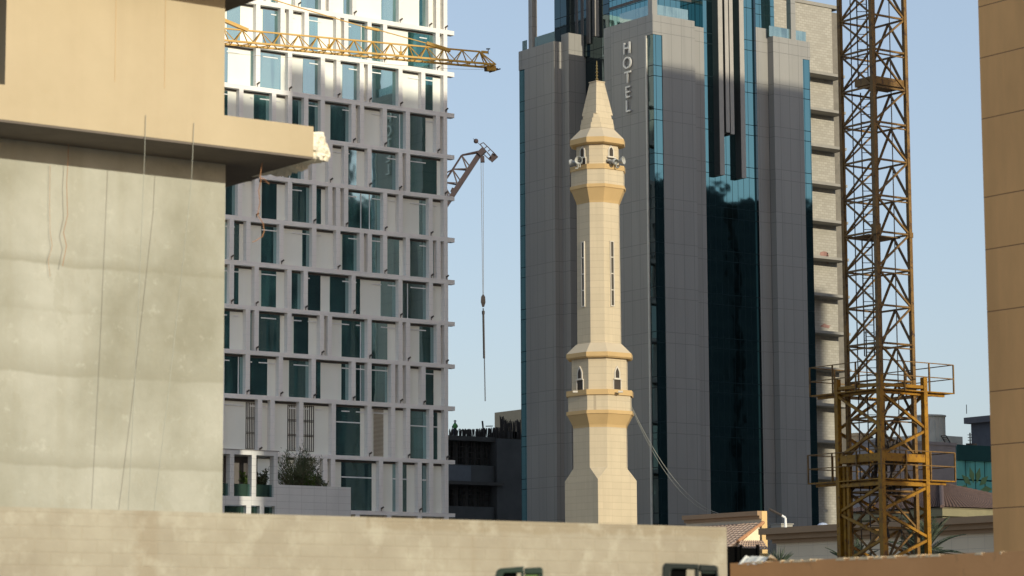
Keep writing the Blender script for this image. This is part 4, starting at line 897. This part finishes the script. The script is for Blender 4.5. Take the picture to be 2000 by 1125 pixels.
zc0, zc1, zc2 = vz_(1034), vz_(1046), vz_(1056); zc3 = vz_(1063)
MB().box(Xv, Xv+9, yN, Yv1, 0, zc3).build('wall', M['villa_wall'], vl)
MB().box(Xv-.75, Xv+9, yN, Yv1+.55, zc1, zc0).build('cornice', M['cornice'], vl)
MB().box(Xv-.45, Xv+9, yN, Yv1+.30, zc2, zc1-.003).box(Xv-.2, Xv+9, yN, Yv1+.1, zc3, zc2-.003).build('cornice', M['cornice'], vl)
def tile_slope(mb, el, er, tr, tl, rows, cols, r=.06):
    el, er, tr, tl = map(Vector, (el, er, tr, tl)); nrm = (er-el).cross(tl-el).normalized()
    if nrm.z < 0: nrm = -nrm
    for i in range(rows):
        for j in range(cols):
            def P(u, v): return el.lerp(er, u).lerp(tl.lerp(tr, u), v)
            v0, v1 = i/rows, min(1, (i+1.12)/rows); u0, u1 = j/cols, (j+1)/cols
            b = len(mb.v); ns = 4
            for vv_, lift in ((v0, .05), (v1, .0)):
                for s_ in range(ns+1):
                    a = s_/ns; mb.v.append(P(u0+(u1-u0)*a, vv_) + nrm*(lift + r*math.sin(a*math.pi)))
            for s_ in range(ns): mb.f.append((b+s_, b+s_+1, b+ns+2+s_, b+ns+1+s_))
            mb.f.append(tuple(b+s_ for s_ in range(ns+1)))
    return mb
# pavilion at the far end: parapet block with tiled slopes in front
DVp = 147
pa, pb2 = pD(1372, 1006, DVp+6), pD(1487, 998, DVp)
Xp = pb2.x; Yp0 = pb2.y; Yp1 = sY(1340, Xp, 8)
pv = thing('villa_pavilion', (Xp, Yp0, 0), 'small villa block with sunlit yellow end wall and pink clay tile roofs', 'building')
zp = sZ(998, Xp, Yp0); zp1 = sZ(1007, Xp, Yp0); zp2 = sZ(1013, Xp, Yp0)
xe = sX(1498, Yp0, 8)
MB().box(Xp, xe, Yp0, Yp1, 0, zp2).build('wall', M['villa_wall'], pv)
MB().box(Xp+.003, xe+.003, Yp0-.02, Yp0-.001, 0, zp).build('end_wall', M['yellow_render'], pv)
MB().box(Xp-.3, xe, Yp0, Yp1, zp1, zp).box(Xp-.15, xe, Yp0, Yp1, zp2, zp1-.003).build('cornice', M['cornice'], pv)
# main tiled slope facing left (-X), eave low at left
zt_, ze_ = sZ(1026, Xp, Yp0), sZ(1075, Xp, Yp0)
ex = 2.6
tl_, tr_ = Vector((Xp-.05, Yp1, zt_)), Vector((Xp-.05, Yp0+.1, zt_)); el_, er_ = Vector((Xp-ex, Yp1, ze_-.1)), Vector((Xp-ex, Yp0-1.6, ze_-.1))
pA = pD(1489, 1022, DVp-.2); pB = pD(1441, 1058, DVp-2.2)
tl_, tr_ = Vector((Xp-.05, Yp1, pA.z)), pA; dE = (pB-pA); er_ = pA + dE*1.9; el_ = Vector((er_.x, Yp1, er_.z))
m = MB(); tile_slope(m, el_, er_, tr_, tl_, 16, 20, .07); rt_ = m.build('roof_tiles', M['tile'], pv)
MB().extr([el_-Vector((0,0,.1)), er_-Vector((0,0,.1)), tr_-Vector((0,0,.1)), tl_-Vector((0,0,.1))], (0,0,.06)).build('roof_deck', M['tile'], pv)
m = MB(); 
for i in range(7): a = pA.lerp(pB, i/7); b = pA.lerp(pB, (i+1.15)/7); m.bar(a+Vector((0,-.06,.05)), b+Vector((0,-.06,.02)), .24, .2, 8)
m.build('ridge_tiles', M['ridge'], pv)
# second small slope facing the sun (-Y), below a lit gable triangle
q0, q1, q2 = pD(1446, 1057, DVp-2.3), pD(1490, 1057, DVp-1.4), pD(1502, 1075, DVp-3.2); q3 = pD(1436, 1075, DVp-4.1)
m = MB(); tile_slope(m, q3, q2, q1, q0, 5, 11, .06).build('roof_tiles', M['tile'], pv)
MB().extr([pD(1449, 1057.5, DVp-2.0), pD(1484, 1057.5, DVp-1.3), pD(1484, 1031, DVp-1.0), pD(1482, 1030, DVp-1.0)], JN*.2).build('gable', plain('cream_gable', (.78,.66,.44), .85), pv)
MB().extr([q3-Vector((0,0,.15))+FH*.3, q2-Vector((0,0,.15))+FH*.3, Vector((q2.x,q2.y,0))+FH*.3, Vector((q3.x,q3.y,0))+FH*.3], FH*.2).build('porch_wall', M['yellow_render'], pv)
# pipe / lamp arm on the roof
m = MB(); m.path([pD(1502, 994, 138), pD(1527, 1007, 138)], .14, 6); o = m.build('conduit', M['rust'], base=pD(1502,994,138)); tag(o, 'dark slanting conduit above the villa roof left of the white pipe', 'conduit')
m = MB(); m.path([pD(1527, 1007, 138), pD(1534, 1011.5, 138), pD(1534.5, 1030, 138)], .13, 8); o = m.build('bent_pipe', M['white_metal'], base=pD(1534.5,1030,138)); tag(o, 'white bent pipe standing on the villa roof', 'pipe')
m = MB(); v = pX(1527, 1030, Xv+.6); v.z = zc0; m.box(v.x-.4, v.x+.4, v.y-.4, v.y+.4, v.z+.002, v.z+.22); m.box(v.x-.45, v.x+.45, v.y-.45, v.y+.45, v.z+.222, v.z+.27); o = m.build('roof_box', plain('grey_box', (.28,.28,.26), .8), base=(v.x, v.y, v.z)); tag(o, 'grey equipment box on the villa roof behind the white pipe', 'box')
v = pX(1607, 1027, Xv+.5); v.z = zc0; o = lathe(v.x, v.y, [(.30, v.z+.002), (.28, v.z+.08), (.17, v.z+.17), (.03, v.z+.2)], 14).build('roof_dome', plain('pale_blue_tank', (.40,.45,.55), .5), base=(v.x, v.y, v.z)); tag(o, 'small pale blue dome tank on the villa roof beside the crane mast', 'tank')
# black screen, rag, palms
bk = thing('black_screen', pD(1450, 1095, 40), 'black fence panel standing behind the left end of the orange wall', 'fence')
a_, b_2 = pD(1421, 1068, 40), pD(1480, 1066, 40)
dn = Vector((0,0,-1.6))
MB().extr([a_, pD(1447, 1067, 40), pD(1447, 1070, 40), pD(1476, 1070.5, 40), pD(1476, 1070.5, 40)+dn, a_+dn], FH*.05).build('panel', M['black'], bk)
MB().bar(pD(1479.5, 1064, 40), pD(1480.5, 1064, 40)+dn, .04).bar(pD(1447.5, 1065, 39.9), pD(1447.5, 1065, 39.9)+dn, .03).build('post', M['black'], bk)
m = MB(); random.seed(9); rr = []
for i in range(11):
    t_ = i/10; yy = Yg1-.12-t_*.42; rr.append([Vector((Xg+.0+random.uniform(-.02,.01), yy, zg+random.uniform(-.03,.0))), Vector((Xg+.07, yy, zg+.03+random.uniform(.0,.05))), Vector((Xg+.15, yy, zg+.025+random.uniform(0,.04))), Vector((Xg+.21, yy, zg-.05))])
o = m.loft(rr, cap=False).build('cloth', plain('white_rag', (.70,.69,.62), .9, var=.1), base=(Xg, Yg1-.6, zg)); tag(o, 'crumpled white rag lying on the left end of the orange wall', 'cloth')
def palm(base, crown, n_, ln, label, spread=1.0, drop=.5, seed=1):
    random.seed(seed); t = thing('palm_tree', base, label, 'palm', 'palms by the villa'); B = Vector(crown)
    MB().loft([[Vector((base[0]+r*math.cos(a), base[1]+r*math.sin(a), z)) for a in [2*math.pi*i/8 for i in range(8)]] for r, z in ((.26, 0), (.2, B.z*.5), (.18, B.z))]).build('trunk', M['bark'], t)
    m = MB()
    for i in range(n_):
        a = 2*math.pi*i/n_ + random.uniform(-.2,.2); el = random.uniform(.15, 1.35); d = Vector((math.cos(a)*math.cos(el)*spread, math.sin(a)*math.cos(el)*spread, math.sin(el)))
        prev = B; L = ln*random.uniform(.75, 1.1); ns = 12
        for k in range(ns):
            d2 = d - Vector((0,0, drop*(k/ns)**1.5)); d2.normalize(); p = prev + d2*(L/ns); m.bar(prev, p, .03*(1-.6*k/ns))
            sd_ = d2.cross(Vector((0,0,1))).normalized()
            for sgn in (-1, 1):
                for j in (0, .33, .66):
                    ll = L*.26*math.sin(math.pi*min(.98, .12+.86*(k+j)/ns)); leaf(m, prev.lerp(p, j), d2*.75 + sd_*sgn*.75 + Vector((0,0,-.12)), ll, .04)
            prev = p
    m.build('fronds', M['leaf_palm'], t)
random.seed(4); pc = pD(1520, 1104, 112); t = thing('palm_tree', (pc.x, pc.y, 0), 'small fan palm with spiky upright fronds just above the orange wall by the yellow porch', 'palm', 'palms by the villa')
MB().bar((pc.x, pc.y, 0), pc, .3, None, 8).build('trunk', M['bark'], t); m = MB()
for i in range(70):
    a = random.uniform(-1.15, 1.15); d = RH*math.sin(a) + Vector((0,0,1))*math.cos(a) + FH*random.uniform(-.5,.5); leaf(m, pc+Vector((random.uniform(-.1,.1),0,0)), d, random.uniform(.55, .95), .05)
m.build('fronds', M['leaf_palm'], t)
pc = pD(1805, 1085, 118); palm((pc.x, pc.y, 0), (pc.x, pc.y, pc.z), 34, 2.0, 'dark palm crown in front of the villa wall right of the crane mast', 1.0, .7, 6)
pc = pD(1665, 1105, 120); palm((pc.x, pc.y, 0), (pc.x, pc.y, pc.z), 22, 1.5, 'small palm crown seen through the left side of the crane mast base', .9, .5, 8)
# hip roofed house behind the villa
ap = pD(1838, 944, 160); hl = thing('hip_roof_house', (ap.x, ap.y, 0), 'house with dark brown tiled hip roof behind the crane mast', 'house')
za = ap.z; ze = pD(1838, 1000, 158).z; hs = 5.6
A_ = Vector((ap.x, ap.y, za)); e = [Vector((ap.x+a*hs, ap.y+b*hs, ze)) for a, b in ((-1,-1.0),(1,-1.0),(1,.5),(-1,.5))]
m = MB(); tile_slope(m, e[3], e[0], A_, A_, 26, 40, .05); tile_slope(m, e[0], e[1], A_, A_, 26, 40, .05); tile_slope(m, e[1], e[2], A_, A_, 10, 10, .05); tile_slope(m, e[2], e[3], A_, A_, 10, 10, .05); m.build('roof_tiles', M['tile_dark'], hl)
m = MB(); m.poly([e[0]-Vector((0,0,.06)), e[1]-Vector((0,0,.06)), A_-Vector((0,0,.06))]).poly([e[3]-Vector((0,0,.06)), e[0]-Vector((0,0,.06)), A_-Vector((0,0,.06))]).poly([e[1], e[2], A_]).poly([e[2], e[3], A_]).build('roof_deck', M['tile_dark'], hl)
m = MB()
for i in range(14): m.bar(A_.lerp(e[0], i/14)+Vector((0,0,.08)), A_.lerp(e[0], (i+1.1)/14)+Vector((0,0,.05)), .26, .2, 8)
m.build('ridge_tiles', M['tile_dark'], hl)
MB().box(ap.x-hs+.3, ap.x+hs-.3, ap.y-hs+.3, ap.y+hs*.45, 0, ze-.05).build('wall', plain('olive_wall', (.20,.19,.12), .9), hl)
MB().box(ap.x-hs+.05, ap.x+hs-.05, ap.y-hs+.05, ap.y+hs*.48, ze-.5, ze-.02).build('fascia', plain('olive_fascia', (.22,.20,.12), .8), hl)
# ================================================================== far buildings on the right
M['teal_clad'] = glass('teal_cladding', (.34,.66,.64), (.2,.62,.58), .8, (0.2,), 1.75, .9, .1, (.012,.03,.03), .07, .01); M['faded_yellow'] = plain('faded_yellow', (.18,.30,.14), .6); M['teal_top'] = plain('dark_teal_fascia', (.02,.075,.075), .4)
tb = pD(1868, 900, 179); t = thing('teal_building', (tb.x, tb.y, 0), 'low building clad in teal glass panels beside the orange building', 'building')
zz1 = sZ(868, tb.x, tb.y); zz2 = sZ(899, tb.x, tb.y); xe_ = tb.x; 
MB().box(tb.x, tb.x+9, tb.y, tb.y+3, 0, zz2-.003).build('glazed_wall', M['teal_clad'], t); MB().box(tb.x-.05, tb.x+9.1, tb.y-.1, tb.y+3.1, zz2, zz1).build('fascia', M['teal_top'], t)
ec = Vector((sX(1903, tb.y, 14), tb.y-.03, sZ(957, sX(1903, tb.y, 14), tb.y)))
for i in range(6):
    a = math.pi*(.02+.96*i/5); d = Vector((math.cos(a), 0, math.sin(a))); s_ = Vector((-d.z, 0, d.x))
    MB().extr([ec+d*.5, ec+d*1.05+s_*.24, ec+d*1.6, ec+d*1.05-s_*.24], (0, .02, 0)).build('emblem_petal', M['faded_yellow'], t)
gb = pD(1890, 840, 260); t = thing('grey_rooftop_block', (gb.x, gb.y, 0), 'grey rooftop block with a flat overhanging slab above the teal building', 'building')
x_a = pD(1897, 850, 260)
zt9 = sZ(808, gb.x, gb.y); MB().box(x_a.x, x_a.x+6, x_a.y-5, x_a.y, 0, zt9-1).build('wall', plain('slate_grey', (.13,.14,.165), .9), t)
MB().box(gb.x-.3, gb.x+7.5, gb.y-7, gb.y+.2, zt9-1.0, zt9-.4).build('roof_slab', plain('slate_slab', (.17,.17,.19), .9), t)
m = MB(); v = pD(1895, 866, 250); m.bar(v, v+Vector((0,0,1.0)), .09)
for h_ in (.3, .55, .8): m.bar(v+Vector((0,0,h_))-RH*.22, v+Vector((0,0,h_))+RH*.22, .06)
m.bar(v-RH*.4-Vector((0,0,.1)), v+RH*.6-Vector((0,0,.1)), .12, .2)
o = m.build('antenna', M['rust'], base=v); tag(o, 'small dark rooftop antenna left of the grey block', 'antenna')
m = MB(); v = pD(1888, 808, 262); m.bar(v, v+Vector((0,0,.9)), .05); o = m.build('lightning_rod', M['rust'], base=v); tag(o, 'thin rod on the corner of the grey rooftop slab', 'rod')
M['pale_grey'] = plain('pale_grey_render', (.50,.485,.44), .9); M['mauve'] = plain('mauve_grey_render', (.27,.25,.255), .9)
tk = pD(1880, 853, 190); t = thing('tank_building', (tk.x, tk.y, 0), 'pale grey flat roofed building carrying a round water tank', 'building')
MB().box(tk.x-4, tk.x, tk.y, tk.y+3, 0, tk.z).build('wall', M['pale_grey'], t)
def rzt(px, py, d): return pD(px, py, d)
wt = rzt(1815, 850, 187); tt = thing('water_tank', (wt.x, wt.y, rzt(1815, 852, 187).z), 'round grey concrete water tank on the pale roof right of the crane mast', 'tank')
z0_, z1_ = wt.z-2.0, rzt(1815, 812, 187).z; r_ = 1.08
prof = [(r_*1.0, z0_), (r_, z1_-.12), (r_*1.12, z1_-.1), (r_*1.12, z1_), (.05, z1_+.12)]
lathe(wt.x, wt.y, prof, 24).build('tank_shell', M['pale_grey'], tt)
m = MB()
for i in range(16): a = 2*math.pi*i/16; m.bar((wt.x+math.cos(a)*r_*1.01, wt.y+math.sin(a)*r_*1.01, z0_), (wt.x+math.cos(a)*r_*1.01, wt.y+math.sin(a)*r_*1.01, z1_-.12), .07)
m.build('tank_rib', M['pale_grey'], tt)
m = MB(); a, b = rzt(1838, 851, 185), rzt(1848, 868, 184.6)
for o_ in (0, .35): m.bar(a+RH*o_, b+RH*o_, .06)
for i in range(6): v = a.lerp(b, i/5); m.bar(v, v+RH*.35, .05)
o = m.build('ladder', M['rust'], base=b); tag(o, 'short black ladder leaning below the round water tank', 'ladder')
mv = pD(1812, 868, 174); t = thing('mauve_building', (mv.x, mv.y, 0), 'mauve grey plain building just right of the crane mast', 'building')
MB().box(sX(1716, mv.y, 15), sX(1866, mv.y, 15), mv.y, mv.y+2.5, 0, mv.z).build('wall', M['mauve'], t); MB().box(sX(1716, mv.y, 15)-.05, sX(1866, mv.y, 15)+.05, mv.y-.05, mv.y+2.55, mv.z, mv.z+.2).build('parapet', M['mauve'], t)
tp = pD(1673, 851, 228); t = thing('tan_house', (tp.x, tp.y, 0), 'sunlit tan house seen through the left half of the crane mast', 'house')
MB().box(tp.x, sX(1702, tp.y, 15), tp.y, tp.y+1.8, 0, tp.z).build('wall', M['tan_far'], t); MB().box(tp.x-.1, sX(1703, tp.y, 15), tp.y-.1, tp.y+1.9, tp.z, tp.z+.25).build('parapet', M['tan_far'], t)
sh = pD(1735, 884, 222); t = thing('shop_building', (sh.x, sh.y, 0), 'pale shop building with purple lettering strip seen through the crane mast', 'building')
MB().box(sX(1682, sh.y, 12), sX(1806, sh.y, 12), sh.y, sh.y+2, 0, sh.z).build('wall', M['tan_far'], t)
MB().box(sX(1682, sh.y, 12), sX(1806, sh.y, 12), sh.y-.1, sh.y-.002, sZ(922, sh.x, sh.y), sZ(905, sh.x, sh.y)).build('sign_board', plain('lilac_board', (.45,.36,.45), .8, var=.3, scale=2), t)
MB().box(sX(1700, sh.y, 12), sX(1790, sh.y, 12), sh.y-.05, sh.y-.002, sZ(945, sh.x, sh.y), sZ(926, sh.x, sh.y)).build('shop_window', M['dark_glass'], t)
# ================================================================== towers added out of frame on the right to cast shade and fill reflections
n = NT('unseen_facade'); u = n.math('ADD', n.x, n.y); mk = n.math('MULTIPLY', n.math('GREATER_THAN', n.math('MODULO', n.math('ADD', u, 4000), 3.2), .9), n.math('GREATER_THAN', n.math('MODULO', n.math('ADD', n.z, 0), 3.8), 1.3))
M['unseen'] = n.set(n.mix(mk, (.028,.027,.026), (.015,.017,.018)), .5)
def unseen(x0, x1, y0, y1, h, label):
    t = thing('unseen_tower', ((x0+x1)/2, (y0+y1)/2, 0), label, 'building', 'towers added for shade and reflections')
    MB().box(x0, x1, y0, y1, 0, h).build('tower_wall', M['unseen'], t); MB().box(x0-.1, x1+.1, y0-.4, y1+.4, h, h+1).build('roof_parapet', M['unseen'], t)
    return t
CY = 50; CX0 = sX(506, Ya, 15)
xa_, xb_ = sX(562, Yt, 50), sX(632, Yt, 50)
unseen(CX0, xa_, CY-20, CY, 94.6, 'dark office tower added out of frame to shade facades, nearest of the row')
unseen(xa_+.02, xb_, CY-19, CY, 98.3, 'slim dark office tower added out of frame to step the shade edge, tallest one')
unseen(xb_+.02, 150.9, CY-20, CY, 97.3, 'dark office tower added out of frame to cast shade beside the slim one')
unseen(150.92, 179.2, CY-18, CY, 91, 'dark office tower added out of frame to shade the hotel, second of the row')
unseen(179.22, 182.6, CY-18, CY, 74, 'lower dark office wing added out of frame to shade the infill building')
unseen(190, 243, CY-20, CY, 92, 'dark office tower added out of frame to darken reflections, third of the row')
unseen(244, 286.2, CY-25, CY, 76, 'broad dark office block added out of frame to darken reflections at the far right')
unseen(286.6, 288.6, CY-24, CY-1, 67, 'narrow dark link block added out of frame to notch the reflection between two broad towers')
unseen(289, 345, CY-25, CY, 74.3, 'broad dark office block added out of frame to darken reflections, farthest right')
unseen(251, 257, CY-20, CY-10, 78.5, 'dark box added out of frame to break the reflected skyline behind the broad office block')
unseen(X0-20, X0+1.0, 18, 41, 52, 'slim dark office block added out of frame to shade the crane mast')  # added block keeps sun and sky off the nearer mast chords
